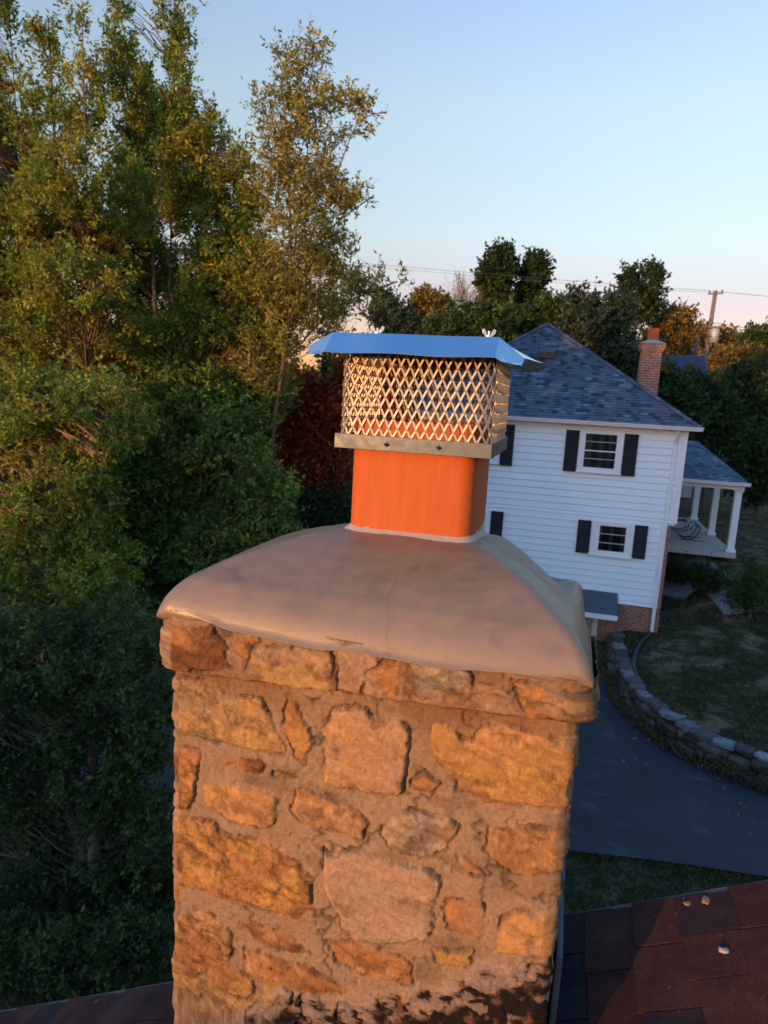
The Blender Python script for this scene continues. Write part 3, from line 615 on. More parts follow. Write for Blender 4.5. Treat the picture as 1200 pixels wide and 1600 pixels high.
# mortar smear round the flue foot
mb = MB(); rs = []
for k, (off, z) in enumerate([(.0005, FZ + .010), (.006, FZ + .004), (.016, FZ - .004), (.03, FZ - .02)]):
    rr = rrect(FX0 - off, FX1 + off, FY0 - off, FY1 + off, .035 + off); rs.append([(x, y, z - .14 * max(0, y - FY0 - .05) + .012 * (float(fbm(x * 40, y * 40, 200, 3)) - .5)) for x, y in rr])
rings_mesh(mb, rs); mb.build('mortar_fillet', plain('fillet_mortar', (.40, .31, .24), .6, 0, .2, 30, .3, 120), chim, smooth=True)
# step flashing on the shaded side
M_flash = plain('lead_flashing', (.085, .10, .115), .7, .2, .45, 14, .5, 60)
mb = MB()
for k in range(9):
    y0 = 1.275 + k * .08; z = RZ + RS * .08
    mb.box(CX1 + .012, CX1 + .026 + .001 * k, y0, y0 + .077, z - .05, z + .40 - .012 * (k % 3))
mb.build('side_flashing', M_flash, chim, bevel=.004)

# ------------------------------------------------------------------ chimney cap
q = N('galvanised'); p = q.pos(); f = q.noise(p, 60, 3); q.base(q.mix(f, (.085, .10, .12), (.12, .14, .165))).set(.3, 1, .5); q.l(q.ramp(f, [(.3, .40), (.7, .58)]), q.b.inputs['Roughness']); q.bump(q.noise(p, 12, 2), .08, .004); M_galv = q.m
q = N('bright_sheet'); p = q.pos(); f = q.noise(p, 7, 3); q.base((.80, .81, .83)).set(.22, 1, .5); q.l(q.ramp(f, [(.3, .18), (.7, .34)]), q.b.inputs['Roughness']); q.bump(f, .12, .01); M_sheet = q.m
q = N('mesh_metal'); q.base((.46, .36, .25)).set(.42, .55, .5); M_mesh = q.m
BX0, BX1, BY0, BY1 = -.497, -.148, 1.428, 1.797; BZ1, BZ0 = -.0845, -.117
cap = empty('chimney_cap', (-.32, 1.61, BZ0), 'galvanised chimney cap with a diamond mesh screen on the clay flue', 'chimney cap')
mb = MB(); T = .0022
for (x0, x1, y0, y1) in ((BX0, BX1, BY0, BY0 + T), (BX1 - T, BX1, BY0 + T, BY1 - T), (BX0, BX1, BY1 - T, BY1), (BX0, BX0 + T, BY0 + T, BY1 - T)): mb.box(x0, x1, y0, y1, BZ0, BZ1)
mb.box(BX0 + T, BX1 - T, BY0 + T, BY0 + .026, BZ1 - .003, BZ1 - .001); mb.box(BX0 + T, BX1 - T, BY1 - .026, BY1 - T, BZ1 - .003, BZ1 - .001)
mb.box(BX0 + T, BX0 + .026, BY0 + .027, BY1 - .027, BZ1 - .003, BZ1 - .001); mb.box(BX1 - .026, BX1 - T, BY0 + .027, BY1 - .027, BZ1 - .003, BZ1 - .001)
mb.build('base_band', M_galv, cap, bevel=.0012)
for px, py in ((602, 694), (683, 699)):
    c_ = onY(px, py, BY0); mb = MB(); mb.tube([(c_[0], BY0 + .001, c_[2]), (c_[0], BY0 - .0015, c_[2])], .0075, 16); mb.tube([(c_[0], BY0 - .0015, c_[2]), (c_[0], BY0 - .007, c_[2])], .0052, 6); mb.tube([(c_[0], BY0 - .006, c_[2]), (c_[0], BY0 - .018, c_[2])], .0024, 8)
    mb.build('screw', M_galv, cap)
# expanded metal screen
SX0, SX1, SY0, SY1 = BX0 + .006, BX1 - .004, BY0 + .004, BY1 - .006; LT = .088
rc_ = .03; path = rrect(SX0, SX1, SY0, SY1, rc_, 5); path = np.array(path + [path[0]]); tp = np.r_[0, np.cumsum(np.linalg.norm(np.diff(path, axis=0), axis=1))]
PW = tp[-1]; ncol = int(round(PW / .0205)); cw = PW / ncol; rh = .0222
def onpath(s): s = s % PW; return np.array([np.interp(s, tp, path[:, 0]), np.interp(s, tp, path[:, 1])])
mb = MB(); nrow = int((LT - BZ1) / rh) + 1
for r in range(nrow):
    for c_ in range(ncol):
        for sgn in (-1, 1):
            s0 = (c_ + (.5 if r % 2 else 0)) * cw; s1 = s0 + sgn * cw * .5; a = onpath(s0); b = onpath(s1); za, zb = BZ1 - .004 + r * rh, BZ1 - .004 + (r + 1) * rh
            tn = b - a; nrm = np.array([tn[1], -tn[0]]) * sgn; nrm /= np.linalg.norm(nrm) + 1e-9; k = .0016
            A3 = np.array([a[0] + nrm[0] * k, a[1] + nrm[1] * k, za + .0006]); B3 = np.array([b[0] - nrm[0] * k, b[1] - nrm[1] * k, zb - .0006])
            mb.bar(A3, B3, .0042, .0014, up=(nrm[0], nrm[1], .45))
            if sgn == 1: mb.bar((a[0] + nrm[0] * k, a[1] + nrm[1] * k, za - .004), (a[0] - nrm[0] * k, a[1] - nrm[1] * k, za + .004), .0062, .0022, up=(nrm[0], nrm[1], 0))
mb.build('mesh_screen', M_mesh, cap)
# lid: sheet with four bent skirts
LX0, LX1, LY0, LY1, LZ = -.556, -.100, 1.365, 1.86, .131
mb = MB(); nx, ny = 40, 40; bd = .05
def lid_pt(u, v):
    x = LX0 + (LX1 - LX0) * u; y = LY0 + (LY1 - LY0) * v; d1 = x - LX0; d2 = LX1 - x; d3 = y - LY0; d4 = LY1 - y
    drop = 0
    for dd, sl_ in ((d1, .62), (d2, .75), (d3, .95), (d4, .8)): drop += max(0, bd - dd) * sl_ * .93
    drop = min(drop, .050 + .012 * max(0, v - .5)); z = LZ - drop - .0015 * math.sin(x * 30) * math.sin(y * 22)
    if d2 < bd: x += .03 * v * (bd - d2) / bd; z += .012 * v * (bd - d2) / bd - .02 * (bd - d2) / bd * (1 - v) * .3
    return x, y, z
us = np.unique(np.r_[np.linspace(0, 1, 37), bd / (LX1 - LX0), 1 - bd / (LX1 - LX0)]); vs_ = np.unique(np.r_[np.linspace(0, 1, 37), bd / (LY1 - LY0), 1 - bd / (LY1 - LY0)])
def cut(u, v):
    c = .055
    for (a, b) in ((u, v), (1 - u, v), (u, 1 - v), (1 - u, 1 - v)):
        if a + b < c: return True
    return False
pts = []; 
for v in vs_:
    for u in us:
        uu, vv = u, v
        for (fu, fv) in ((0, 0), (1, 0), (0, 1), (1, 1)):
            a = abs(u - fu); b = abs(v - fv)
            if a + b < .06: k_ = (.06 - a - b) / 2; uu += k_ * (1 if fu == 0 else -1); vv += k_ * (1 if fv == 0 else -1)
        pts.append(lid_pt(uu, vv))
w_ = len(us); h_ = len(vs_)
mb.add(pts, [(i_ * w_ + j_, i_ * w_ + j_ + 1, (i_ + 1) * w_ + j_ + 1, (i_ + 1) * w_ + j_) for i_ in range(h_ - 1) for j_ in range(w_ - 1)])
lid = mb.build('lid', M_sheet, cap, smooth=False); m_ = lid.modifiers.new('s', 'SOLIDIFY'); m_.thickness = .0012; m_.offset = -1
# under-lid angle brackets
mb = MB()
for y in (SY0 + .008, SY1 - .008): mb = MB(); mb.bar((SX0 + .02, y, LZ - .012), (SX1 - .02, y, LZ - .012), .016, .002); mb.bar((SX0 + .02, y + (.008 if y < 1.6 else -.008), LZ - .03), (SX1 - .02, y + (.008 if y < 1.6 else -.008), LZ - .03), .002, .034); mb.build('lid_bracket', M_galv, cap)
M_zinc = plain('zinc', (.82, .80, .78), .3, .85, .05)
for px, py, yy in ((590, 515, 1.46), (764, 521, 1.46), (525, 513, 1.74), (616, 520, 1.74)):
    c_ = onY(px, py, yy); x = c_[0]; z = LZ; mb = MB()
    mb.tube([(x, yy, z - .006), (x, yy, z + .016)], .0024, 8); mb.tube([(x, yy, z + .001), (x, yy, z + .008)], [.006, .0048], 12)
    for sg in (-1, 1):
        a = .35; ux, uy = math.cos(a) * sg, math.sin(a) * sg; P0 = [(x + ux * .004, yy + uy * .004, z + .002), (x + ux * .014, yy + uy * .014, z + .012), (x + ux * .015, yy + uy * .015, z + .019), (x + ux * .010, yy + uy * .010, z + .021), (x + ux * .005, yy + uy * .005, z + .012)]
        n2 = np.array([-uy * sg, ux * sg, 0]) * .0011; F5 = [tuple(np.array(q_) + n2) for q_ in P0]; B5 = [tuple(np.array(q_) - n2) for q_ in P0]
        mb.add(F5 + B5, [(0, 1, 2, 3, 4), (9, 8, 7, 6, 5)] + [(i_, i_ + 5, (i_ + 1) % 5 + 5, (i_ + 1) % 5) for i_ in range(5)])
    mb.build('wing_nut', M_zinc, cap, bevel=.0004)
c_ = onY(784, 521, 1.72); mb = MB(); mb.tube([(c_[0] - .03, 1.72, LZ), (c_[0] - .03, 1.72, LZ + .02)], .0075, 6); mb.tube([(c_[0] - .03, 1.72, LZ + .02), (c_[0] - .03, 1.72, LZ + .026)], .004, 10); mb.build('bolt', M_zinc, cap)
# ------------------------------------------------------------------ the white house
HW, HR, HRL, HL = 20.7, 3.27, 3.05, -5.3            # wall plane, right side upstairs and down, left side
HB = 29.6; SZT, SZB = -.60, -5.70
q = N('white_siding'); p = q.pos(); f = q.noise(p, 2.2, 4, .6); q.base(q.mix(f, (.70, .79, .87), (.77, .86, .93))).set(.45, 0, .4); mp = q.n('ShaderNodeMapping'); q.l(p, mp.inputs[0]); mp.inputs['Scale'].default_value = (3, 3, 60); q.bump(q.noise(mp.outputs[0], 1, 3), .1, .006); M_side = q.m
M_white = plain('white_trim', (.78, .79, .80), .4, 0, .05, 6)
M_black = plain('black_shutter', (.010, .011, .016), .75, 0, .2, 9)
M_brick = brick_mat('red_brick', (.26, .085, .05), (.36, .13, .075), (.36, .32, .28))
cols = [(0, (.032, .048, .075)), (.25, (.06, .092, .13)), (.45, (.10, .145, .195)), (.62, (.125, .125, .135)), (.8, (.08, .118, .165)), (1, (.17, .22, .275))]
M_shin = shingle_uv_mat('slate_blue_shingle', cols, .20, .143)
house = empty('white_house', ((HL + HR) / 2, 25, -7.0), 'two storey white clapboard house with black shutters and a hipped blue grey roof', 'house')
def clap(mb, a, b, z0, z1, ex=.2032, nrm=None, lap=.030):
    """clapboards between plan points a and b"""
    a = np.array(a, float); b = np.array(b, float); e = (b - a) / np.linalg.norm(b - a); n_ = np.array([e[1], -e[0]]); z = z1
    while z > z0 + .01:
        zb = max(z - ex, z0); A_o, B_o = a + n_ * lap, b + n_ * lap
        mb.add([(*a, z), (*b, z), (*B_o, zb + .014), (*A_o, zb + .014), (*A_o, zb + .012), (*B_o, zb + .012), (*(a + n_ * .002), zb + .012), (*(b + n_ * .002), zb + .012), (*(a + n_ * .002), zb - .004), (*(b + n_ * .002), zb - .004)], [(0, 3, 2, 1), (3, 4, 5, 2), (4, 6, 7, 5), (6, 8, 9, 7)]); z = zb
mb = MB()
clap(mb, (HL + .1, HW), (HR - .12, HW), -3.14, SZT); clap(mb, (HL + .1, HW), (HRL - .18, HW), SZB, -3.14)
clap(mb, (HR, HW + .1), (HR, HB), -3.14, SZT); clap(mb, (HR, HB), (HL, HB), SZB, SZT); clap(mb, (HL, HB), (HL, HW + .1), SZB, SZT)
mb.box(HL + .02, HR - .02, HW + .02, HB - .02, -3.2, SZT + .2); mb.box(HL + .02, HRL - .02, HW + .02, HB - .02, SZB + .002, -3.2)
mb.build('siding', M_side, house)
mb = MB(); mb.box(HR - .12, HR + .02, HW - .036, HW + .1, -3.14, SZT); mb.build('corner_board', M_white, house)
mb = MB(); mb.box(HL - .02, HL + .1, HW - .036, HW + .1, SZB, SZT); mb.build('corner_board', M_white, house)
mb = MB(); mb.box(HRL - .18, HRL, HW - .036, HW + .02, SZB, -3.14); mb.build('corner_board', M_white, house)
mb = MB(); mb.box(HL - .02, HR + .03, HW - .042, HW + .02, SZT + .002, -.42); mb.box(HR - .02, HR + .031, HW + .021, HB, SZT + .002, -.42); mb.box(HL - .3, HR + .3, HW - .27, HB + .3, -.42, -.40); mb.build('frieze', M_white, house)
mb = MB(); mb.box(HL + .04, HRL - .04, HW + .03, HB, -7.3, SZB); mb.box(HRL + .001, HRL + .10, HW - .015, HB, -7.3, -3.2); mb.build('brick_wall', M_brick, house)
# roof
EX0, EX1, EY0, EY1, EZ = -5.62, 3.57, 20.40, 29.95, -.36
AP = np.array([-1.02, 25.05, 2.86])
mb = MB(); 
def roof_plane(mb, A, B, P, ex=.143, th=.022):
    A, B, P = map(lambda v: np.array(v, float), (A, B, P)); e = (B - A) / np.linalg.norm(B - A); h = (P - A) - e * ((P - A) @ e); L = np.linalg.norm(h); hd = h / L; nn = np.cross(e, hd); nn = nn if nn[2] > 0 else -nn
    m = int(L / ex); pa = (P - A) @ e; pb = np.linalg.norm(B - A)
    for k in range(m + 1):
        t0 = k * ex / L; t1 = min((k + 1) * ex / L, 1)
        if t1 - t0 < 1e-4: continue
        def ln(t): return A + (P - A) * t, B + (P - B) * t
        a0, b0 = ln(t0); a1, b1 = ln(t1); up = nn * th
        j = k * .31
        u = lambda q_: ((q_ - A) @ e + 20 * ((k * 7) % 5), 0)
        uv1 = [((a0 - A) @ e + 40, (k + .05) * ex), ((b0 - A) @ e + 40, (k + .05) * ex), ((b1 - A) @ e + 40, (k + .95) * ex), ((a1 - A) @ e + 40, (k + .95) * ex)]
        mb.add([a0 + up, b0 + up, b1, a1, a0, b0], [(0, 1, 2, 3), (4, 5, 1, 0)], [uv1, [uv1[0], uv1[1], uv1[1], uv1[0]]])
c4 = [(EX0, EY0, EZ), (EX1, EY0, EZ), (EX1, EY1, EZ), (EX0, EY1, EZ)]
for k in range(4): roof_plane(mb, c4[k], c4[(k + 1) % 4], AP)
rf = mb.build('roof', M_shin, house)
q = N('hip_cap'); p = q.pos(); r = q.n('ShaderNodeNewGeometry').outputs['Random Per Island']; q.base(q.ramp(r, [(0, (.07, .08, .11)), (1, (.15, .155, .18))])).set(.9, 0, .2); M_hip = q.m
for k in range(4):
    mb = MB(); A = np.array(c4[k], float); v = AP - A; L = np.linalg.norm(v); vd = v / L; sd_ = np.cross(vd, (0, 0, 1)); sd_ /= np.linalg.norm(sd_); up = np.cross(sd_, vd); m = int(L / .2)
    for j in range(m):
        a = A + vd * (j * .2); b = A + vd * (j * .2 + .24); 
        mb.add([a + sd_ * .13 - up * .035 + up * .03, a + up * .045, a - sd_ * .13 - up * .035 + up * .03, b + sd_ * .13 - up * .035 + up * .01, b + up * .025, b - sd_ * .13 - up * .035 + up * .01], [(0, 3, 4, 1), (1, 4, 5, 2)])
    mb.build('hip_cap', M_hip, rf)
mb = MB(); vz = 2.0
mb.add([(-1.12, 23.0, 1.53), (-.62, 23.0, 1.53), (-.62, 23.35, 1.75), (-1.12, 23.35, 1.75), (-1.12, 22.98, 1.73), (-.62, 22.98, 1.73), (-.62, 23.4, 1.9), (-1.12, 23.4, 1.9)], [(0, 1, 5, 4), (1, 2, 6, 5), (3, 0, 4, 7), (4, 5, 6, 7), (2, 3, 7, 6)])
mb.build('roof_vent', plain('vent_brown', (.07, .04, .035), .5), rf)
def gutter(a, b, name='gutter', par=None, w_=.12, h_=.11):
    mb = MB(); a = np.array(a, float); b = np.array(b, float); e = (b - a) / np.linalg.norm(b - a); n_ = np.array([e[1], -e[0], 0])
    prof = [(0, 0), (0, -h_), (w_ * .62, -h_), (w_ * .75, -h_ * .5), (w_, -h_ * .2), (w_, 0), (w_ - .008, 0), (w_ - .008, -h_ * .2), (w_ * .6, -h_ + .01), (.01, -h_ + .01)]
    A = [a + n_ * u + np.array([0, 0, v]) for u, v in prof]; B = [b + n_ * u + np.array([0, 0, v]) for u, v in prof]; n = len(prof)
    mb.add(A + B, [(i_, (i_ + 1) % n, (i_ + 1) % n + n, i_ + n) for i_ in range(n)] + [tuple(range(n))[::-1], tuple(range(n, 2 * n))]); return mb.build(name, M_white, par)
gz_ = EZ + .005
gutter((EX0 - .03, EY0 + .04, gz_), (EX1 + .03, EY0 + .04, gz_), par=house); gutter((EX1 - .04, EY0 + .045, gz_), (EX1 - .04, EY1, gz_), par=house); gutter((EX0 + .04, EY1, gz_), (EX0 + .04, EY0 + .045, gz_), par=house)
mb = MB(); mb.tube([(2.98, HW - .28, -.5), (2.98, HW - .24, -.58), (2.98, HW - .08, -.78), (2.98, HW - .07, -.95)], .038, 8); mb.box(2.935, 3.025, HW - .105, HW - .03, -6.47, -.9)
mb.build('downspout', M_white, house)
# windows
q = N('curtain'); q.base((.10, .12, .11)).set(.9); M_curt = q.m
q = N('dark_room'); q.base((.012, .014, .018)).set(.8); M_room = q.m
q = N('pane'); tr = q.n('ShaderNodeBsdfTransparent'); tr.inputs[0].default_value = (.72, .77, .80, 1); gl = q.n('ShaderNodeBsdfGlossy'); gl.inputs['Roughness'].default_value = .03; lw = q.n('ShaderNodeFresnel'); lw.inputs[0].default_value = 1.5
m_ = q.n('ShaderNodeMixShader'); q.l(lw.outputs[0], m_.inputs[0]); q.l(tr.outputs[0], m_.inputs[1]); q.l(gl.outputs[0], m_.inputs[2]); q.l(m_.outputs[0], q.o.inputs['Surface']); M_pane = q.m
def frame_mb(mb, x0, x1, z0, z1, w_, y0, y1):
    mb.box(x0, x1, y0, y1, z1 - w_, z1); mb.box(x0, x1, y0, y1, z0, z0 + w_); mb.box(x0, x0 + w_, y0, y1, z0 + w_, z1 - w_); mb.box(x1 - w_, x1, y0, y1, z0 + w_, z1 - w_)
def window(x0, x1, z0, z1, gx0, gx1, gz0, gz1, bars, sh):
    y = HW - .034
    w0 = MB(); w0.box(x0, gx0, y - .035, y, z0, z1); w0.box(gx1, x1, y - .035, y, z0, z1); w0.box(gx0, gx1, y - .035, y, gz1, z1); w0.box(gx0, gx1, y - .035, y, z0, gz0)
    w0.box(x0 - .02, x1 + .02, y - .065, y - .0355, z0 - .03, z0 + .035)
    W = w0.build('window', M_white, house, bevel=.004)
    mb = MB(); frame_mb(mb, gx0 + .001, gx1 - .001, gz0 + .001, gz1 - .001, .022, y - .026, y - .008)
    for bz, t in bars: zc = gz0 + (gz1 - gz0) * bz; mb.box(gx0 + .023, gx1 - .023, y - .028, y - .009, zc - t / 2, zc + t / 2)
    mb.build('sash', M_white, W)
    mb = MB(); mb.box(gx0 + .002, gx1 - .002, y - .018, y - .015, gz0 + .002, gz1 - .002); mb.build('glass', M_pane, W)
    mb = MB(); mb.box(gx0, gx1, y - .0035, y + .004, gz0, gz1); mb.build('dark_room', M_room, W)
    mb = MB(); r = np.random.default_rng(int(abs(x0 * 100)) + 3); n = 60
    xs = np.linspace(gx0 + .01, gx1 - .01, n); yy = y - .0095 + .0035 * np.sin(xs * 46 + 2 * np.sin(xs * 5)); vs = [(a, b, gz0 + .01) for a, b in zip(xs, yy)] + [(a, b, gz1 - .01) for a, b in zip(xs, yy)]
    mb.add(vs, [(k, k + 1, n + k + 1, n + k) for k in range(n - 1) if vnoise(xs[k] * 9, .5, 33) > .5]); mb.build('curtain', M_curt, W)
    for sx0, sx1, sz0, sz1 in sh:
        mb = MB(); yo = y - .045; frame_mb(mb, sx0, sx1, sz0, sz1, .05, yo, y); zm = (sz0 + sz1) / 2; mb.box(sx0 + .05, sx1 - .05, yo, y, zm - .03, zm + .03); z = sz0 + .06
        while z < sz1 - .06:
            if abs(z - zm) > .05: mb.add([(sx0 + .05, yo + .006, z), (sx1 - .05, yo + .006, z), (sx1 - .05, yo + .026, z + .035), (sx0 + .05, yo + .026, z + .035)], [(0, 1, 2, 3)])
            z += .035
        mb.box(sx0 + .05, sx1 - .05, y - .008, y - .003, sz0 + .05, sz1 - .05)
        mb.build('shutter', M_black, W)
    return W
up = [(.27, .012), (.5, .032), (.76, .012)]; lo = [(.33, .014), (.67, .014)]
window(.37, 1.60, -1.84, -.63, .52, 1.43, -1.72, -.70, up, [(-.02, .355, -1.86, -.65), (1.615, 1.99, -1.87, -.66)])
window(-3.14, -1.90, -1.80, -.60, -2.98, -2.06, -1.69, -.67, up, [(-1.885, -1.51, -1.845, -.61), (-3.53, -3.155, -1.84, -.61)])
window(.97, 2.17, -4.28, -3.25, 1.19, 1.97, -4.15, -3.36, lo, [(.58, .955, -4.265, -3.27), (2.185, 2.54, -4.26, -3.27)])
window(-3.20, -2.01, -4.26, -3.24, -2.98, -2.22, -4.13, -3.35, lo, [(-1.995, -1.63, -4.25, -3.26), (-3.59, -3.215, -4.25, -3.26)])
# door and its little hood
D = MB(); D.box(.32, 1.30, HW - .03, HW + .028, -7.12, -6.02); D_ = D.build('door', plain('door_paint', (.30, .28, .26), .5), house)
mb = MB(); mb.box(1.305, 1.45, HW - .04, HW + .028, -7.12, -5.95); mb.box(.17, .315, HW - .04, HW + .028, -7.12, -5.95); mb.box(.316, 1.304, HW - .04, HW + .028, -6.02, -5.95); mb.build('door_frame', plain('door_trim', (.62, .55, .47), .5), D_)
mb = MB(); mb.tube([(1.2, HW - .03, -6.5), (1.2, HW - .075, -6.5), (1.1, HW - .08, -6.5)], .013, 8); mb.build('handle', M_galv, D_)
mb = MB(); hy0, hy1 = 20.0, HW - .017
def hoodP(x, t, h=0): return (x, hy1 + (hy0 - hy1) * t, -5.385 + (-5.90 + 5.385) * t + h)
for k in range(4):
    t0, t1 = k / 4, (k + 1) / 4; mb.add([hoodP(-.05, t0), hoodP(1.92, t0), hoodP(1.92, t1, .018), hoodP(-.05, t1, .018), hoodP(1.92, t1), hoodP(-.05, t1)], [(0, 3, 2, 1), (3, 5, 4, 2)], [[(3.1, 3 * .143 * 3 + .05), (3.1, .05), (5.1, .05), (5.1, .1)]] * 2)
hd = mb.build('door_hood', plain('hood_shingle', (.085, .09, .115), .9, 0, .35, 5, .5, 80), house)
mb = MB(); mb.box(-.06, 1.93, hy0 - .02, hy0 + .01, -6.03, -5.885); mb.add([(1.925, hy0, -6.02), (1.925, hy1, -6.02), (1.925, hy1, -5.40), (1.925, hy0, -5.90)], [(0, 1, 2, 3)]); mb.box(-.05, 1.92, hy0 + .012, hy1, -6.02, -6.0); mb.build('fascia', M_white, hd)
# roof flashing line beside the hood and the brick chimney
bc = MB(); bc.box(2.33, 3.02, 26.6, 27.35, -1.5, 2.16); bc.box(2.29, 3.06, 26.56, 27.39, 2.16, 2.24); bc.box(2.25, 3.10, 26.52, 27.43, 2.24, 2.44)
M_cbrick = brick_mat('chimney_brick', (.30, .10, .055), (.40, .16, .09), (.42, .37, .32), 1.25)
BC = bc.build('brick_chimney', M_cbrick, house)
mb = MB(); a = [(2.26, 26.53, 2.44), (3.09, 26.53, 2.44), (3.09, 27.42, 2.44), (2.26, 27.42, 2.44)]; b = [(2.5, 26.8, 2.56), (2.85, 26.8, 2.56), (2.85, 27.15, 2.56), (2.5, 27.15, 2.56)]; mb.add(a + b, [(0, 1, 5, 4), (1, 2, 6, 5), (2, 3, 7, 6), (3, 0, 4, 7), (4, 5, 6, 7)]); mb.build('cement_cap', M_conc, BC)
mb = MB(); rings_mesh(mb, [[(x, y, z) for x, y in rrect(2.50 + o_, 2.86 - o_, 26.8 + o_, 27.15 - o_, .04)] for z, o_ in ((2.5, 0), (2.97, 0), (2.97, .03), (2.5, .03))]); mb.build('flue_pot', M_terra, BC)
# porch on the right side
PZ = -4.67
pl = MB(); pl.box(HRL + .11, 6.02, 25.15, 33.1, PZ - .16, PZ)
PF = pl.build('porch_floor', M_conc, house, bevel=.01)
pc0 = None
for yc in (25.55, 28.9, 32.75):
    mb = MB(); mb.box(5.78, 6.00, yc - .12, yc + .12, PZ + .1, -2.5); mb.box(5.73, 6.05, yc - .17, yc + .17, PZ + .002, PZ + .1); mb.box(5.745, 6.035, yc - .16, yc + .16, -2.55, -2.47)
    mb.build('porch_column', M_white, house, bevel=.006)
mb = MB(); mb.box(HR + .02, 6.02, 25.3, 25.5, -2.465, -2.28); mb.box(5.80, 6.021, 25.501, 33.0, -2.465, -2.28); mb.box(HR + .03, 5.79, 25.51, 33.0, -2.30, -2.285); mb.build('porch_beam', M_white, house)
mb = MB(); pA = (HR + .02, 25.05, -2.20); pB = (6.10, 25.05, -2.20); pC = (6.10, 33.2, -2.20); pR = (HR + .02, 29.1, -.95); pQ = (5.0, 29.1, -1.05)
def quad_roof(mb, A, B, Cc, Dd):
    A, B, Cc, Dd = map(lambda v: np.array(v, float), (A, B, Cc, Dd)); L = np.linalg.norm((Dd + Cc) / 2 - (A + B) / 2); m = int(L / .143); e = (B - A) / np.linalg.norm(B - A)
    for k in range(m + 1):
        t0, t1 = k / (m + 1), (k + 1) / (m + 1); a0, b0, a1, b1 = A + (Dd - A) * t0, B + (Cc - B) * t0, A + (Dd - A) * t1, B + (Cc - B) * t1; u_ = np.array([0, 0, .011])
        uv1 = [((a0 - A) @ e + 9, (k + .05) * .143), ((b0 - A) @ e + 9, (k + .05) * .143), ((b1 - A) @ e + 9, (k + .95) * .143), ((a1 - A) @ e + 9, (k + .95) * .143)]
        mb.add([a0 + u_, b0 + u_, b1, a1, a0, b0], [(0, 1, 2, 3), (4, 5, 1, 0)], [uv1, [uv1[0], uv1[1], uv1[1], uv1[0]]])
quad_roof(mb, pA, pB, pQ, pR); roof_plane(mb, pB, pC, pQ); quad_roof(mb, pC, (HR + .02, 33.2, -2.20), pR, pQ)
PR = mb.build('porch_roof', M_shin, house)
gutter((HR + .03, 25.07, -2.19), (6.12, 25.07, -2.19), par=house, w_=.11); gutter((6.03, 25.06, -2.19), (6.03, 33.2, -2.19), par=house, w_=.11)
# wrought iron chair on the porch
M_iron = plain('black_iron', (.012, .012, .014), .4, .3, .1)
ch = empty('iron_lounge_chair', (4.9, 27.4, PZ), 'low black wrought iron lounge chair with curled arms on the porch floor', 'chair')
def arc(c, r, a0, a1, n, ax=(1, 0, 0), ay=(0, 0, 1)):
    c = np.array(c, float); ax = np.array(ax, float); ay = np.array(ay, float); return [c + r * (math.cos(t) * ax + math.sin(t) * ay) for t in np.linspace(a0, a1, n)]
for dy in (0, .6):
    mb = MB(); mb.tube(arc((4.75, 27.1 + dy, PZ + .38), .36, -2.8, .6, 16), .016, 6); mb.build('side_rail', M_iron, ch)
mb = MB()
for k in range(9): t = -2.6 + k * .27; mb.tube([(4.75 + .36 * math.cos(t), 27.1, PZ + .38 + .36 * math.sin(t)), (4.75 + .36 * math.cos(t), 27.7, PZ + .38 + .36 * math.sin(t))], .008, 5)
mb.build('seat_slats', M_iron, ch)
for dy in (-.05, .65):
    mb = MB(); mb.tube(arc((5.0, 27.1 + dy, PZ + .45), .16, -1.2, 4.2, 18), .014, 6); mb.tube([(4.5, 27.1 + dy, PZ + .015), (5.35, 27.1 + dy, PZ + .015)], .016, 6); mb.build('arm_scroll', M_iron, ch)
ch2 = empty('iron_rocker', (4.7, 29.2, PZ), 'black iron rocker nearer the house wall, behind the low lounge chair', 'chair')
mb = MB()
for dy in (0, .5): mb.tube(arc((4.7, 29.0 + dy, PZ + .95), .94, -2.1, -1.0, 12), .018, 6); mb.tube([(4.45, 29.0 + dy, PZ + .05), (4.3, 29.0 + dy, PZ + .9)], .014, 6); mb.tube([(5.0, 29.0 + dy, PZ + .05), (4.95, 29.0 + dy, PZ + .5)], .014, 6)
mb.build('rocker_frame', M_iron, ch2)
mb = MB(); mb.box(4.4, 5.0, 29.0, 29.5, PZ + .40, PZ + .43); mb.build('seat', M_iron, ch2, bevel=.01); mb = MB()
for k in range(7): mb.tube([(4.40, 29.03 + k * .073, PZ + .42), (4.30, 29.03 + k * .073, PZ + .9)], .009, 5)
mb.build('backrest', M_iron, ch2)
# drain hose from the downspout along the wall
hp = []
for x, y in [(1012, 990), (1000, 1005), (991, 1025), (990, 1048), (1000, 1078), (1012, 1100), (1022, 1110)]:
    z = -6.4
    for _ in range(14): q_ = onZ(x, y, z); z = .6 * z + .4 * (float(terr(q_[0], q_[1])) + .07)
    hp.append((q_[0], q_[1], z))
hp[0] = (2.98, HW - .07, -6.44); mb = MB(); mb.tube(smooth_curve(hp, 40), .055, 8); tag(mb.build('drain_hose', plain('black_plastic', (.02, .02, .022), .5), smooth=True), 'black corrugated drain hose running from the white downspout along the retaining wall', 'hose')
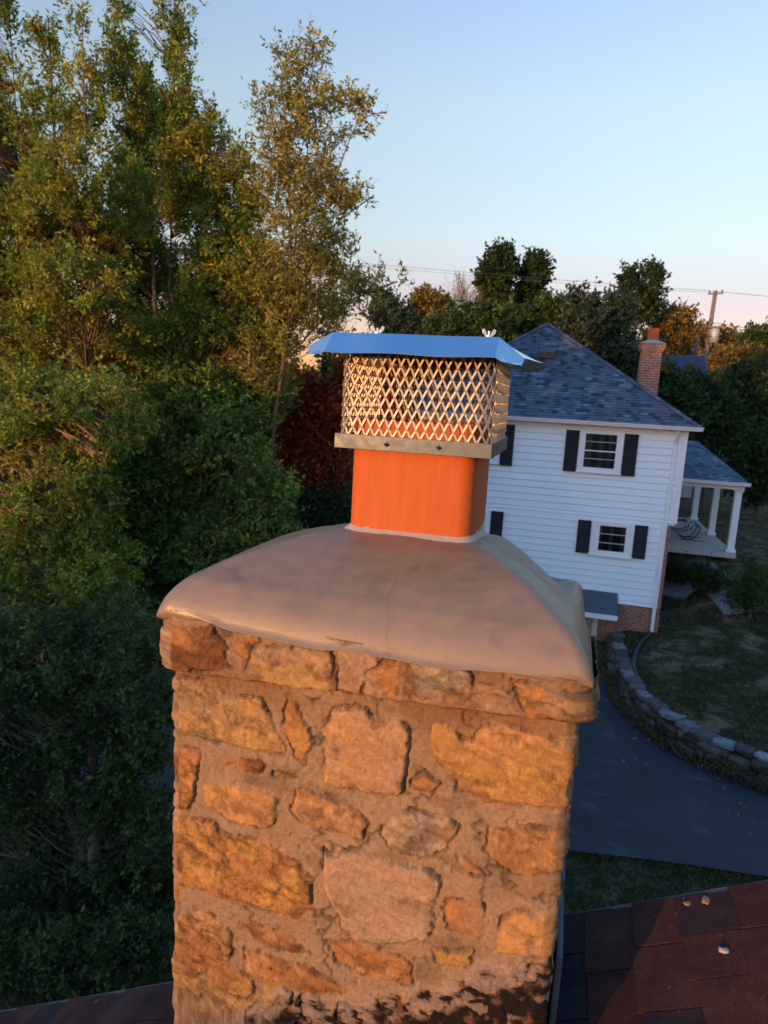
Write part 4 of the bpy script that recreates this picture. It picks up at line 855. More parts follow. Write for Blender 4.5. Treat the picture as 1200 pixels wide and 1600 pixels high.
# ------------------------------------------------------------------ vegetation
M_leaf = leaf_mat('leaf'); M_bark = plain('bark', (.13, .09, .06), .95, 0, .35, 9, .8, 30); M_bark2 = plain('pale_bark', (.26, .17, .11), .9, 0, .3, 9, .6, 30)
def unit(v): return v / (np.linalg.norm(v, axis=-1, keepdims=True) + 1e-9)
def leaf_geo(cn, dr, L, W, rng):
    n = len(cn); a = unit(np.cross(dr, unit(rng.normal(size=(n, 3))))); b = np.cross(dr, a); s = (.5 + 1.0 * rng.random(n))[:, None]
    tip = cn + dr * L * s; md = cn + dr * L * s * .45; l = md + a * W / 2 * s + b * W * .12; r = md - a * W / 2 * s + b * W * .12
    V = np.stack([cn, l, tip, r], 1).reshape(-1, 3); return V, np.arange(n * 4).reshape(n, 4)
def tri_tubes(A, B, r0, r1):
    n = len(A); d = unit(B - A); u = unit(np.cross(d, np.array([.31, .2, .93]))); v = np.cross(d, u); V = []
    for P, r in ((A, r0), (B, r1)):
        for k in range(3): t = 2.094 * k; V.append(P + np.asarray(r).reshape(-1, 1) * (math.cos(t) * u + math.sin(t) * v))
    V = np.stack(V, 1).reshape(-1, 3); b = (np.arange(n) * 6)[:, None]; F = np.concatenate([b + np.array([[k, (k + 1) % 3, 3 + (k + 1) % 3, 3 + k]]) for k in range(3)]); return V, F
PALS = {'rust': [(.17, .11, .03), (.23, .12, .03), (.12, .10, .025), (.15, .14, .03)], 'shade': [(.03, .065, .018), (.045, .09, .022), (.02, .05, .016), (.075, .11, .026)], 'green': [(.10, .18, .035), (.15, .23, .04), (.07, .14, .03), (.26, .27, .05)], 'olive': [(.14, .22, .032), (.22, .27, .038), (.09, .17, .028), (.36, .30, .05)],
        'dark': [(.02, .05, .018), (.03, .07, .022), (.015, .038, .014), (.045, .075, .02)], 'red': [(.30, .045, .02), (.42, .08, .025), (.16, .03, .02), (.5, .15, .03)],
        'autumn': [(.26, .24, .06), (.34, .26, .06), (.18, .20, .05), (.24, .25, .06)], 'blue': [(.03, .06, .04), (.045, .075, .05), (.02, .045, .03), (.06, .09, .05)]}
def tree(name, label, cat, blobs, Y, trunks, ncl, ntw, nlf, L, tw, pal, seed, up=.5, group=None, Wr=.42, hollow=.35, bark=None, gz_=None, tr=.12, limb=True, rad=None, ysq=.8):
    """blobs: (px, py, rx, ry[, dY]) in the photograph's pixels at distance Y; trunks: px polylines"""
    rng = np.random.default_rng(seed); bl = []
    for b in blobs:
        Yb = Y + (b[4] if len(b) > 4 else 0); c = onY(b[0], b[1], Yb); k = depth(c) / F_PX; bl.append((c, np.array([b[2] * k, (b[2] + b[3]) / 2 * k * ysq, b[3] * k])))
    vol = np.array([(r[0] * r[1] * r[2]) ** .72 for _, r in bl]); pk = rng.choice(len(bl), ncl, p=vol / vol.sum())
    d = unit(rng.normal(size=(ncl, 3))); rr = (hollow + (1 - hollow) * rng.random(ncl) ** .6)[:, None]
    cl = np.array([bl[i][0] for i in pk]) + d * rr * np.array([bl[i][1] for i in pk]); gnd = GZ if gz_ is None else gz_
    cl = cl[cl[:, 2] > gnd + .3]; ncl = len(cl); out = unit(d[:ncl])
    base = None; tpts = []
    for tp_ in trunks:
        P = [onY(x, y, Y + dy) for x, y, dy in tp_]; tpts.append(smooth_curve(np.array(P), 26))
    b0 = tpts[0][0].copy(); b0[2] = gnd; root = empty(name, b0, label, cat, group)
    mb = MB(); H = max(t[-1][2] for t in tpts) - gnd
    for ti_, t in enumerate(tpts):
        if t[0][2] > gnd and (ti_ == 0 or t[0][2] < gnd + 1.5): t = np.vstack([[t[0][0], t[0][1], gnd - .2], t])
        mb.tube(t, [tr * (1 if ti_ == 0 else .6) * max(.04, 1 - 1.0 * (q_[2] - gnd) / max(H, .1)) + .006 + (0 if ti_ else .004) for q_ in t], 8)
    mb.build('trunk', bark or M_bark, root, smooth=True)
    allT = np.vstack(tpts)
    # limbs
    A, B, R0, R1 = [], [], [], []
    for c in cl[rng.random(ncl) < (1 if limb else .3)]:
        dd = np.hypot(allT[:, 0] - c[0], allT[:, 1] - c[1]); want = c[2] - dd * .7; i_ = np.argmin(np.abs(allT[:, 2] - want) + dd * .35); s = allT[i_]; m1 = s * .66 + c * .34 + rng.normal(size=3) * .05 * np.linalg.norm(c - s); m2 = s * .33 + c * .67 + rng.normal(size=3) * .06 * np.linalg.norm(c - s) + np.array([0, 0, -.03])
        l_ = np.linalg.norm(c - s); r_ = .006 + .012 * l_ * tr / .12
        for a, b, x, y in ((s, m1, r_, r_ * .7), (m1, m2, r_ * .7, r_ * .45), (m2, c, r_ * .45, r_ * .2)): A.append(a); B.append(b); R0.append(x); R1.append(y)
    # twigs
    nt_ = ncl * ntw; ci = np.repeat(np.arange(ncl), ntw); td = unit(out[ci] * .55 + rng.normal(size=(nt_, 3)) * .75 + np.array([0, 0, up])); tl = tw * (.5 + .8 * rng.random(nt_)); s = cl[ci] + rng.normal(size=(nt_, 3)) * tw * .22; e = s + td * tl[:, None]
    V1, F1 = tri_tubes(np.array(A), np.array(B), np.array(R0), np.array(R1)) if A else (np.zeros((0, 3)), np.zeros((0, 4), int))
    V2, F2 = tri_tubes(s, e, np.full(nt_, tw * .010), np.full(nt_, tw * .004))
    np_mesh('branches', np.vstack([V1, V2]), np.vstack([F1, F2 + len(V1)]), bark or M_bark, root)
    # leaves
    nl = nt_ * nlf; ti = np.repeat(np.arange(nt_), nlf); t = (.1 + .95 * rng.random(nl))[:, None]; lc = s[ti] * (1 - t) + e[ti] * t + rng.normal(size=(nl, 3)) * L * .25
    ld = unit(td[ti] * .55 + rng.normal(size=(nl, 3)) * .8 + np.array([0, 0, -.15])); V, F = leaf_geo(lc, ld, L, L * Wr, rng)
    P4 = np.array(PALS[pal]); cp = P4[rng.integers(0, 4, ncl)][ci][ti]; lp = P4[rng.integers(0, 4, nl)]; fc = (cp * .55 + lp * .45) * (.75 + .5 * rng.random(nl))[:, None] * (.62 + .76 * rng.random(ncl))[ci][ti][:, None]
    np_mesh('foliage', V, F, M_leaf, root, fcol=fc); return root
G1 = 'tall trees left of the chimney'
tree('tall_tree', 'tall leafy multi-stemmed tree filling the left edge of the view', 'tree',
     [(10, 70, 16, 90), (74, 110, 15, 70), (130, 95, 12, 80), (148, 180, 20, 60), (40, 200, 30, 46), (95, 215, 28, 50), (-60, 200, 70, 160), (20, 280, 60, 80, 1), (120, 290, 56, 70, -1), (200, 320, 36, 70), (70, 330, 50, 60), (20, 400, 90, 70), (120, 450, 90, 60, -1), (-60, 420, 80, 120), (60, 540, 100, 70), (180, 530, 70, 60), (-50, 600, 90, 90), (70, 340, 60, 70), (160, 400, 60, 80, 1), (40, 470, 90, 60, 1)], 11.5,
     [[(110, 900, 0), (100, 600, 0), (90, 300, 0), (75, 30, 0)], [(110, 900, 0), (60, 560, .3), (30, 250, .3), (12, -20, .3)], [(115, 880, 0), (140, 520, -.3), (135, 250, -.3), (128, 30, -.3)]], 1700, 7, 11, .082, .30, 'olive', 1, up=1.6, group=G1, tr=.075)
tree('tall_tree', 'tall leafy tree with feathery upright tips, between the leftmost tree and the slender one', 'tree',
     [(190, 70, 15, 80), (195, 180, 26, 60), (232, 170, 20, 60), (273, 30, 12, 80), (275, 130, 20, 50), (280, 210, 32, 50), (332, 225, 13, 55), (235, 290, 55, 70, 1), (310, 320, 45, 60), (368, 310, 34, 80), (350, 420, 60, 70), (250, 420, 50, 35, 1), (400, 440, 40, 70), (330, 530, 90, 50), (220, 560, 80, 50), (420, 540, 45, 50), (400, 620, 60, 50), (200, 400, 50, 60), (290, 270, 40, 80), (240, 480, 80, 50, 1), (340, 470, 60, 60), (430, 480, 40, 60)], 13,
     [[(250, 900, 0), (245, 560, 0), (240, 400, 0), (190, 90, 0)], [(250, 900, 0), (262, 520, .3), (270, 300, .3), (274, -30, .3)], [(255, 850, 0), (300, 520, -.2), (350, 380, -.2), (372, 260, -.2)], [(255, 850, 0), (235, 480, .5), (220, 330, .5), (232, 130, .5)]], 1700, 7, 11, .084, .30, 'olive', 2, up=1.6, group=G1, tr=.08)
tree('slender_tree', 'slender airy tree with yellowing leaves standing alone against the sky', 'tree',
     [(428, 205, 34, 70), (452, 140, 30, 60), (487, 125, 22, 54), (520, 175, 24, 46), (440, 300, 40, 60), (480, 250, 42, 80), (465, 380, 44, 60), (505, 330, 38, 70), (548, 308, 34, 16), (562, 172, 26, 30), (598, 178, 16, 10), (440, 440, 50, 50), (500, 450, 45, 50), (550, 455, 45, 26), (600, 440, 28, 14), (520, 400, 38, 30), (450, 500, 50, 50), (510, 490, 40, 34), (420, 570, 50, 50)], 12.6,
     [[(415, 800, 0), (430, 640, 0), (455, 500, 0), (455, 360, 0), (450, 250, 0), (440, 130, 0)], [(455, 500, 0), (460, 380, 0), (480, 250, .2), (490, 70, .2)], [(462, 420, 0), (505, 330, -.2), (560, 180, -.2), (605, 175, -.2)], [(457, 470, 0), (520, 350, .2), (585, 305, .2)], [(450, 560, 0), (520, 480, 0), (620, 440, 0)]], 400, 8, 10, .078, .32, 'autumn', 3, up=.8, group=G1, tr=.05)
G2 = 'low broad trees below the roof'
tree('broadleaf_tree', 'dense broadleaf tree just left of the mortar crown, below the tall trees', 'tree',
     [(330, 690, 70, 70), (240, 760, 80, 70), (400, 790, 60, 60), (330, 860, 80, 60), (230, 880, 70, 70), (180, 800, 70, 60), (430, 850, 40, 40), (290, 620, 60, 40)], 12,
     [[(280, 1500, 0), (275, 1000, 0), (300, 700, 0)], [(278, 1100, 0), (350, 850, 0), (400, 740, 0)]], 620, 9, 15, .095, .40, 'green', 4, up=.35, group=G2, Wr=.5, tr=.12)
tree('broadleaf_tree', 'sprawling tree with bare orange twigs at the left edge, below the tallest tree', 'tree',
     [(60, 640, 90, 60), (-40, 700, 90, 90), (160, 650, 70, 50), (90, 780, 90, 70), (-30, 840, 90, 80), (60, 900, 90, 70), (150, 900, 60, 70)], 9.5,
     [[(60, 1500, 0), (70, 1000, 0), (90, 700, 0)], [(65, 1000, 0), (150, 760, 0), (200, 620, 0)]], 560, 9, 14, .078, .34, 'olive', 5, up=.3, group=G2, Wr=.5, tr=.13, bark=M_bark2)
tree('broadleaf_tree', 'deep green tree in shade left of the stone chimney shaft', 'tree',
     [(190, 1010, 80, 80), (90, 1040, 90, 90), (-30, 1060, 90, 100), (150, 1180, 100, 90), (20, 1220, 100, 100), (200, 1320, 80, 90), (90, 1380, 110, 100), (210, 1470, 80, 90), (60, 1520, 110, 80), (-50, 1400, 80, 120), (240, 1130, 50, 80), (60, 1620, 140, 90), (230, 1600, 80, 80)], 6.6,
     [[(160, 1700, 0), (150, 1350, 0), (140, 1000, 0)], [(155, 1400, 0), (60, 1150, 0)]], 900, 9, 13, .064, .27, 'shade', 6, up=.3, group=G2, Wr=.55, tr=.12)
tree('red_leaf_tree', 'dark red leaved tree between the green trees and the clay flue', 'tree',
     [(478, 620, 36, 34), (505, 680, 36, 46), (525, 735, 28, 40), (478, 735, 28, 40), (545, 640, 36, 50), (600, 640, 40, 50), (580, 590, 50, 30), (460, 680, 26, 40)], 15,
     [[(520, 840, 0), (518, 720, 0), (510, 600, 0)], [(519, 760, 0), (570, 640, 0)]], 380, 8, 12, .10, .36, 'red', 7, up=.3, Wr=.55, tr=.10)
tree('leafy_shrub', 'dark green shrub below the red leaved tree beside the clay flue', 'shrub', [(500, 810, 60, 34), (440, 800, 50, 40), (550, 800, 50, 30)], 14.5, [[(500, 860, 0), (500, 810, 0)]], 120, 8, 10, .09, .32, 'dark', 8, up=.4, Wr=.5, tr=.06)
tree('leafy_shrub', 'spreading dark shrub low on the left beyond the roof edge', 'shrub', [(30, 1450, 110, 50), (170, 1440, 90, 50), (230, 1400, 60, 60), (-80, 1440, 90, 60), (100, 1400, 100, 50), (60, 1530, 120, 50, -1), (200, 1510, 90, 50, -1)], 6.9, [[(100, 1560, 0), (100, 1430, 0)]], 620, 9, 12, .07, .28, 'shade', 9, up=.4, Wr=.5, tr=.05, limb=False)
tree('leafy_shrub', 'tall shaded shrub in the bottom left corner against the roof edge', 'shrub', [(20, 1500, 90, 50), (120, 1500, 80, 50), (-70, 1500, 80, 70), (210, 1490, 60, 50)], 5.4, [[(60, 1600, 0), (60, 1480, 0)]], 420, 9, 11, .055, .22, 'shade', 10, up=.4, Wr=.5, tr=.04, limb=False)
# trees standing behind the left ones
BG = 'dark trees closing the view behind the left side'
for k, (px, py, rx, ry, Yb, pl_) in enumerate([(-40, 600, 130, 120, 24, 'dark'), (130, 640, 110, 90, 27, 'green'), (290, 620, 100, 90, 24, 'dark'), (420, 600, 80, 90, 26, 'green'), (560, 580, 70, 60, 28, 'dark'), (670, 575, 60, 50, 36, 'dark')]):
    tree('bushy_tree', ['dark bushy tree glimpsed behind the tree at the left edge', 'green bushy tree glimpsed behind the tall trees, second of the back row', 'dark bushy tree glimpsed through the middle of the left trees', 'green bushy tree glimpsed between the slender tree and the red leaved tree', 'dark bushy tree seen through the left of the diamond mesh screen', 'dark bushy tree seen through the mesh screen beside the white house roof'][k], 'tree',
         [(px, py, rx * .7, ry * .7), (px - rx * .5, py + ry * .4, rx * .6, ry * .6), (px + rx * .5, py + ry * .3, rx * .6, ry * .6), (px, py + ry, rx, ry * .7)], Yb, [[(px, py + 300, 0), (px, py, 0), (px, py - ry * .5, 0)]], 150, 8, 9, .20, .7, pl_, 20 + k, group=BG, Wr=.55, tr=.2, gz_=-6)
# behind and right of the white house
BH = 'trees standing beyond the white house'
far = [ # label, blobs, Y, palette, clusters, leaf, twig, up
 ('tall narrow dark tree, the left of the leaning pair on the skyline', [(778, 430, 24, 34), (776, 470, 24, 40), (784, 412, 18, 20), (765, 445, 16, 24)], 62, 'dark', 150, .34, .8, 1.2),
 ('tall narrow dark tree, the right of the leaning pair on the skyline', [(832, 440, 20, 36), (828, 480, 22, 34), (838, 418, 14, 18)], 64, 'dark', 140, .34, .8, 1.2),
 ('rust tinged conifer on the skyline left of the narrow pair', [(662, 495, 22, 34), (645, 520, 24, 28), (685, 500, 18, 34), (668, 470, 12, 20)], 48, 'rust', 150, .26, .7, .8),
 ('small dark evergreen on the skyline just right of the slender tree', [(602, 500, 22, 26), (600, 480, 14, 18), (625, 515, 20, 22)], 46, 'blue', 110, .26, .7, .9),
 ('rounded green tree behind the wing nuts of the cap', [(740, 515, 40, 30), (700, 520, 34, 26), (780, 510, 30, 26)], 42, 'shade', 170, .24, .7, .4),
 ('dark green tree directly behind the peak of the house roof', [(850, 500, 40, 30), (820, 520, 40, 34), (885, 490, 26, 24)], 44, 'shade', 170, .24, .7, .4),
 ('big blue green tree between the roof peak and the brick chimney', [(925, 520, 46, 46), (955, 560, 40, 50), (910, 480, 24, 22), (965, 490, 26, 26), (900, 560, 40, 40), (990, 580, 20, 50)], 40, 'blue', 300, .24, .7, .5),
 ('airy two pointed tree rising above the brick chimney', [(985, 450, 14, 30), (1015, 445, 18, 26), (1000, 480, 28, 24), (978, 475, 14, 20)], 56, 'dark', 110, .28, .8, .9),
 ('airy round tree behind the brick chimney pot', [(1055, 505, 24, 20), (1035, 520, 24, 24), (1068, 530, 14, 22), (1030, 550, 26, 20)], 58, 'rust', 100, .26, .8, .5),
]
for k, (lb, bl_, Yb, pl_, nc, lf, tw_, up_) in enumerate(far):
    px = sum(b[0] for b in bl_) / len(bl_); top = min(b[1] for b in bl_)
    tree('skyline_tree', lb, 'tree', bl_, Yb, [[(px - 8, 720, 0), (px - 4, 600, 0), (px, top, 0)]], nc, 8, 9, lf, tw_, pl_, 40 + k, up=up_, group=BH, Wr=.55, tr=.28, gz_=-5.5)
# bare twigged tree
tree('bare_tree', 'nearly bare twiggy tree on the skyline left of the narrow pair', 'tree', [(715, 470, 18, 26), (705, 500, 22, 20), (735, 485, 14, 18)], 52, [[(712, 700, 0), (714, 560, 0), (716, 450, 0)]], 70, 12, 1, .12, 1.1, 'rust', 60, up=1.0, tr=.16, bark=M_bark2, gz_=-5.5)
HD = 'dark bushy trees right of the white house'
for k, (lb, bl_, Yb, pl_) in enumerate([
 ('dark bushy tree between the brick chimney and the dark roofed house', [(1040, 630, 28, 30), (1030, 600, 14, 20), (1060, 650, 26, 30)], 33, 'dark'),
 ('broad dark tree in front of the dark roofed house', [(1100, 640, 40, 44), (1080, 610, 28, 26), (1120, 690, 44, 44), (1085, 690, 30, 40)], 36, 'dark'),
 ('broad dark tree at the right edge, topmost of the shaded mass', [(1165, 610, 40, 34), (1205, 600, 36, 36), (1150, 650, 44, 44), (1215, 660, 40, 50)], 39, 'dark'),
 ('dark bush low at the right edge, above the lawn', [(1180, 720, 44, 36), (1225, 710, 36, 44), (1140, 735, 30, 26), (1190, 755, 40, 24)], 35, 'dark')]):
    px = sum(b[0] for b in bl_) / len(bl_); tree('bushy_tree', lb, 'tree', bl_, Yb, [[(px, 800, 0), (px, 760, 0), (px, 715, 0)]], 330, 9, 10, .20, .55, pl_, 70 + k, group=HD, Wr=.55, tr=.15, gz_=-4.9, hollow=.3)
FR = 'autumn trees on the far skyline at the right'
for k, (lb, bl_, Yb, pl_) in enumerate([
 ('low ochre tree on the far skyline left of the utility pole', [(1085, 530, 20, 16), (1070, 540, 14, 12)], 110, 'rust'),
 ('russet tree on the far skyline right of the utility pole', [(1135, 545, 22, 14), (1122, 535, 10, 14)], 115, 'rust'),
 ('olive tree on the far skyline at the right edge', [(1180, 540, 24, 18), (1205, 545, 20, 18)], 105, 'shade'),
 ('rust coloured bank of trees under the far skyline at the right edge', [(1160, 568, 30, 14), (1200, 572, 30, 14), (1120, 572, 26, 12), (1235, 560, 20, 20)], 90, 'rust')]):
    px = sum(b[0] for b in bl_) / len(bl_); tree('far_tree', lb, 'tree', bl_, Yb, [[(px, 640, 0), (px, 600, 0), (px, 540, 0)]], 110, 8, 8, .55, 1.4, pl_, 90 + k, group=FR, Wr=.6, tr=.3, gz_=-6)
# shrubs by the path
SH = 'rounded shrubs on the lawn'
for k, (lb, px, py, r, Yb) in enumerate([('round dark shrub on the lawn between the two bits of path', 1108, 905, 26, 23), ('taller shrub on the lawn at the right edge', 1172, 915, 36, 21.5), ('low shrub at the house corner below the porch', 1058, 893, 18, 24)]):
    c_ = onY(px, py, Yb); tree('round_shrub', lb, 'shrub', [(px, py, r, r), (px - r * .3, py + r * .5, r * .8, r * .6), (px + r * .3, py + r * .4, r * .8, r * .7)], Yb, [[(px, py + r * 1.3, 0), (px, py, 0)]], 110, 8, 10, .075, .22, 'dark' if k != 1 else 'shade', 110 + k, group=SH, Wr=.5, tr=.04, gz_=float(terr(c_[0], c_[1])))
# grass: short blades in tufts on the lawn and the strip by the drive
rng = np.random.default_rng(9)
def grass(n, x0, x1, y0, y1, cond, h):
    x = x0 + (x1 - x0) * rng.random(n); y = y0 + (y1 - y0) * rng.random(n); m = cond(x, y); return np.c_[x[m], y[m], terr(x[m], y[m])]
Pg = np.vstack([grass(90000, 1.5, 9, 12, 25, lambda x, y: (curve_dist(x, y, fc10) > .55) & (vnoise(x * 1.3, y * 1.3, 300) > .35), .05), grass(30000, -1, 6, 7.5, 11, lambda x, y: y < np.interp(x, near[:, 0], near[:, 1]) - .03, .05),
                grass(26000, -1, 6, 9.4, 11.2, lambda x, y: np.abs(y - np.interp(x, near[:, 0], near[:, 1]) + .05) < .13 * vnoise(x * 3, y * 0, 320), .05), grass(16000, 1.4, 9, 12, 21, lambda x, y: (curve_dist(x, y, fc10) > -.28) & (curve_dist(x, y, fc10) < .12), .05)])
n = len(Pg); V, F = leaf_geo(Pg, unit(np.c_[rng.normal(size=(n, 2)) * .5, np.ones(n)]), .075, .016, rng)
pg = np.array([(.03, .05, .015), (.05, .065, .022), (.12, .095, .05), (.07, .06, .03)])[rng.integers(0, 4, n)]
tag(np_mesh('grass', V, F, M_leaf, fcol=pg), 'short dark grass with dry patches on the lawn and beside the drive', 'grass', kind='stuff')
# fallen leaves on the drive and along the wall
nl_ = 420; rr_ = rng.random(nl_); ss_ = rr_ * t_[-5]; Pl = []
for k in range(nl_):
    p_, e_, n_ = at_s(rng.random() * t_[-1] * .8); o_ = -abs(rng.normal()) * .9 - .02 if k % 3 else rng.random() * 5 + .7
    q_ = p_ + n_ * o_; Pl.append((q_[0], q_[1], (GZ + .012) if o_ < 0 else float(terr(*q_)) + .04))
V, F = leaf_geo(np.array(Pl), unit(np.c_[rng.normal(size=(nl_, 2)), rng.normal(size=nl_) * .12]), .09, .055, rng)
tag(np_mesh('fallen_leaves', V, F, M_leaf, fcol=np.array([(.22, .12, .05), (.30, .18, .07), (.14, .09, .05), (.10, .10, .04)])[rng.integers(0, 4, nl_)]), 'dry fallen leaves scattered along the foot of the wall and on the lawn', 'fallen leaves', kind='stuff')
# weeds against the wall foot
nw = 15000; so_ = rng.random(nw) * t_[-1] * .92; Pw = np.array([[*(at_s(s_k)[0] + at_s(s_k)[2] * (-.12 + .34 * u_k)), 0] for s_k, u_k in zip(so_, rng.random(nw))]); hw_ = .05 + .30 * vnoise(so_ * 1.7, so_ * 0, 330); Pw[:, 2] = GZ + hw_ * rng.random(nw)
V, F = leaf_geo(Pw, unit(np.c_[rng.normal(size=(nw, 2)) * .7, .4 + rng.random(nw)]), .085, .022, rng)
tag(np_mesh('weeds', V, F, M_leaf, fcol=np.array([(.12, .095, .05), (.07, .065, .03), (.035, .05, .02), (.16, .12, .06)])[rng.integers(0, 4, nw)]), 'brown and green weeds growing along the foot of the stone retaining wall', 'weeds', kind='stuff')
# unseen woodland added behind the camera, its top shaped to shade the house
rng = np.random.default_rng(19); la = np.array([math.cos(SUN_AZ), -math.sin(SUN_AZ)]); lb_ = np.array([math.sin(SUN_AZ), math.cos(SUN_AZ)])
n = 42000; cc_ = -45 + 90 * rng.random(n); top = np.interp(cc_, [-45, -17, -15.8, -10.8, -10.0, -9.5, -9.0, -6.3, -5.8, -3.9, -3.2, 10, 45], [3.5, 1.5, .0, .0, 2.8, 4.1, 5.9, 5.9, 4.3, 4.3, .75, .75, 2]) + 1.0 * (fbm(cc_ * .5, cc_ * 0, 400, 3) - .5) * np.where((cc_ > -3.9) & (cc_ < 10), .3, .8)
zz_ = -7 + (top + 7) * rng.random(n) ** .55; s_ = -41 - 7 * rng.random(n); V, F = leaf_geo(np.c_[cc_[:, None] * la + s_[:, None] * lb_, zz_], unit(rng.normal(size=(n, 3))), 1.15, .8, rng)
tag(np_mesh('woodland', V, F, M_leaf, fcol=np.array(PALS['dark'])[rng.integers(0, 4, n)]), 'unseen dark woodland added behind the viewer to shade the white house', 'woodland', kind='stuff')
# far wooded horizon all round
n = 60000; an = 2 * math.pi * rng.random(n); rd = 175 + 60 * rng.random(n); hh_ = -6 + (6.5 + 4.5 * fbm(an * 9, an * 0, 410, 4) + 2 * fbm(an * 60, an * 0, 411, 3)) * rng.random(n) ** .6
V, F = leaf_geo(np.c_[rd * np.cos(an), rd * np.sin(an), hh_], unit(rng.normal(size=(n, 3))), 2.4, 1.7, rng)
tag(np_mesh('far_woods', V, F, M_leaf, fcol=(np.array(PALS['rust'] + PALS['shade'])[rng.integers(0, 8, n)]) * .8), 'distant wooded skyline far beyond the houses', 'woodland', kind='stuff')
# ------------------------------------------------------------------ far buildings, pole and wires
M_droof = plain('navy_shingle', (.035, .045, .075), .85, 0, .2, 2, .4, 12); M_pale = plain('pale_wall', (.55, .53, .5), .7, 0, .1, 2)
def far_house(name, lb, x0, x1, y0, y1, ze, zr, zg, grp=None, mr=None, mw=None):
    r = empty(name, ((x0 + x1) / 2, (y0 + y1) / 2, zg), lb, 'house', grp); ym = (y0 + y1) / 2; o_ = .35
    mb = MB(); mb.add([(x0, y0, zg), (x1, y0, zg), (x1, y1, zg), (x0, y1, zg), (x0, y0, ze), (x1, y0, ze), (x1, y1, ze), (x0, y1, ze), (x0, ym, zr - .12), (x1, ym, zr - .12)], [(0, 1, 5, 4), (1, 2, 6, 9, 5), (2, 3, 7, 6), (3, 0, 4, 8, 7)]); mb.build('wall', mw or M_pale, r)
    sl_ = (zr - ze) / (ym - y0); mb = MB()
    for sg in (-1, 1):
        ya = ym + sg * (ym - y0 + o_); za = ze - o_ * sl_; mb.add([(x0 - .3, ya, za), (x1 + .3, ya, za), (x1 + .3, ym, zr), (x0 - .3, ym, zr), (x0 - .3, ya, za - .12), (x1 + .3, ya, za - .12), (x1 + .3, ym, zr - .12), (x0 - .3, ym, zr - .12)], [(0, 1, 2, 3), (7, 6, 5, 4), (4, 5, 1, 0), (5, 6, 2, 1), (7, 4, 0, 3)])
    mb.build('roof', mr or M_droof, r); mb = MB(); mb.box(x0 - .31, x1 + .31, y0 - o_ - .04, y0 - o_ - .001, ze - o_ * sl_ - .2, ze - o_ * sl_ + .01); mb.build('fascia', M_white, r)
    for k in range(3):
        xc = x0 + (x1 - x0) * (k + .5) / 3; mb = MB(); mb.box(xc - .45, xc + .45, y0 - .03, y0 + .01, ze - 1.9, ze - .7); w_ = mb.build('window', M_white, r); mb = MB(); mb.box(xc - .38, xc + .38, y0 - .04, y0 - .031, ze - 1.82, ze - .78); mb.build('pane', M_room, w_)
    return r
far_house('dark_roofed_house', 'pale house with a navy blue roof beyond the brick chimney', 1.5, 7.25, 42, 48.6, 1.35, 3.5, -5.2)
c_ = onY(898, 528, 52); far_house('dark_roofed_house', 'house whose dark roof just shows over the right slope of the white house', c_[0] - 3.2, c_[0] + .9, 50, 56, c_[2] - 2.1, c_[2] + .5, -5.2)
c_ = onY(1131, 553, 120); far_house('far_white_house', 'tiny white house among the far trees just right of the utility pole', c_[0] - 1.2, c_[0] + 2.2, 120, 126, c_[2] + .5, c_[2] + 2.3, -6, 'tiny houses on the far skyline', M_droof, M_white)
c_ = onY(1166, 552, 122); far_house('far_white_house', 'tiny pinkish white house among the far trees near the right edge', c_[0] - 1, c_[0] + 2, 122, 128, c_[2] + .5, c_[2] + 2.2, -6, 'tiny houses on the far skyline', M_droof, M_white)
c_ = onY(120, 610, 30); far_house('far_white_house', 'pale house barely glimpsed through the leaves at far left', c_[0] - 3, c_[0] + 7, 30, 37, c_[2] + .6, c_[2] + 2.6, -6.5)
M_pole = plain('weathered_pole', (.19, .15, .12), .9, 0, .2, 4)
P0 = onY(1118, 455, 60); P1 = onY(1103, 562, 60); pr = empty('utility_pole', (P1[0], 60, -5.2), 'wooden utility pole with crossarms and a grey transformer at the right skyline', 'utility pole')
mb = MB(); mb.tube([(P1[0] - .2, 60, -5.2), tuple(P0)], [.22, .15], 10); mb.build('pole', M_pole, pr, smooth=True)
ax = np.array([.92, -.38, 0])
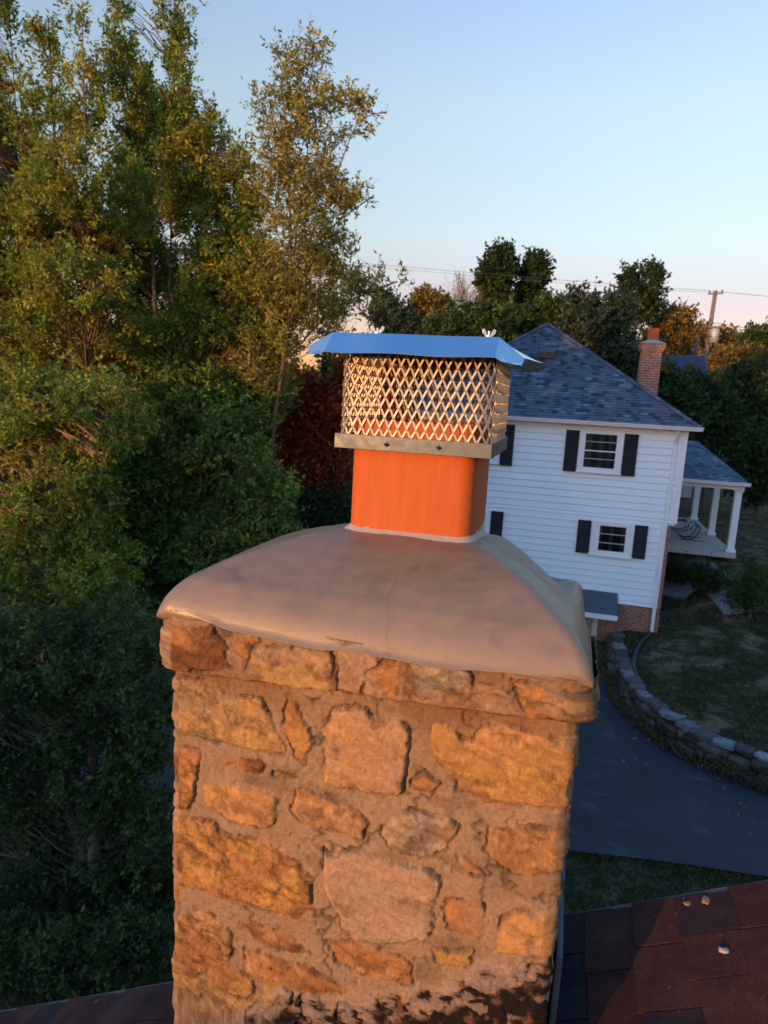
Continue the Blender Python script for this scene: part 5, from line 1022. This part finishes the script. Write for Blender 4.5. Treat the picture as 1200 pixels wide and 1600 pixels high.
for k, (dz, L_) in enumerate(((-.2, .55), (-2.75, 1.0))):
    c_ = P0 + (P1 - P0) / (P0[2] - P1[2]) * -dz; mb = MB(); mb.bar(c_ - ax * L_ + np.array([0, -.18, 0]), c_ + ax * L_ + np.array([0, -.18, 0]), .1, .12); ca = mb.build('crossarm', M_pole, pr)
    for t in (-.85, 0, .85):
        mb = MB(); b_ = c_ + ax * L_ * t + np.array([0, -.18, .06]); mb.tube([b_, b_ + np.array([0, 0, .12]), b_ + np.array([0, 0, .2])], [.03, .06, .04], 8); mb.build('insulator', M_galv, ca)
c_ = onY(1114, 524, 59.5); mb = MB(); mb.tube([c_ + np.array([.1, 0, -.55]), c_ + np.array([.1, 0, .45]), c_ + np.array([.1, 0, .55])], [.33, .33, .2], 14); mb.build('transformer', plain('transformer_grey', (.42, .45, .48), .5, .3), pr, smooth=True)
c2 = onY(1085, 553, 62); c3 = onY(1090, 525, 62); mb = MB(); mb.tube([(c2[0] - .2, 62, -5.2), tuple(c3)], [.24, .2], 8); tag(mb.build('wooden_post', M_pole, smooth=True), 'short thick wooden post left of the utility pole', 'post')
M_wire = plain('wire', (.06, .06, .065), .6)
WG = 'overhead wires running to the utility pole'
def wire(lb, pts, r=.014):
    P = [onY(x, y, Yw) for x, y, Yw in pts]; t = np.linspace(0, 1, 40); P = np.array(P); tt = np.r_[0, np.cumsum(np.linalg.norm(np.diff(P, axis=0), axis=1))]; tt /= tt[-1]; Q = np.c_[tuple(np.interp(t, tt, P[:, k]) for k in range(3))]
    for _ in range(8): Q[1:-1] = .25 * Q[:-2] + .5 * Q[1:-1] + .25 * Q[2:]
    mb = MB(); mb.tube(Q, r, 5); tag(mb.build('overhead_wire', M_wire), lb, 'wire', WG)
wire('upper of the two high wires left of the pole top', [(-300, 372, 62), (200, 385, 61), (580, 412, 60), (860, 437, 60), (1117, 455, 60)]); wire('lower of the two high wires left of the pole top', [(-300, 380, 62), (200, 394, 61), (600, 418, 60), (860, 442, 60), (1113, 457.5, 60)], .011)
wire('high wire leaving the pole top to the right', [(1117, 455, 60), (1200, 463, 58), (1500, 500, 50)]); wire('lower wire leaving the pole arm to the right', [(1113, 504, 60), (1200, 518, 57), (1500, 575, 48)], .02)
wire('low wire crossing the skyline behind the cap', [(580, 471, 60), (700, 480, 60), (860, 489, 60), (1109, 503, 60)])
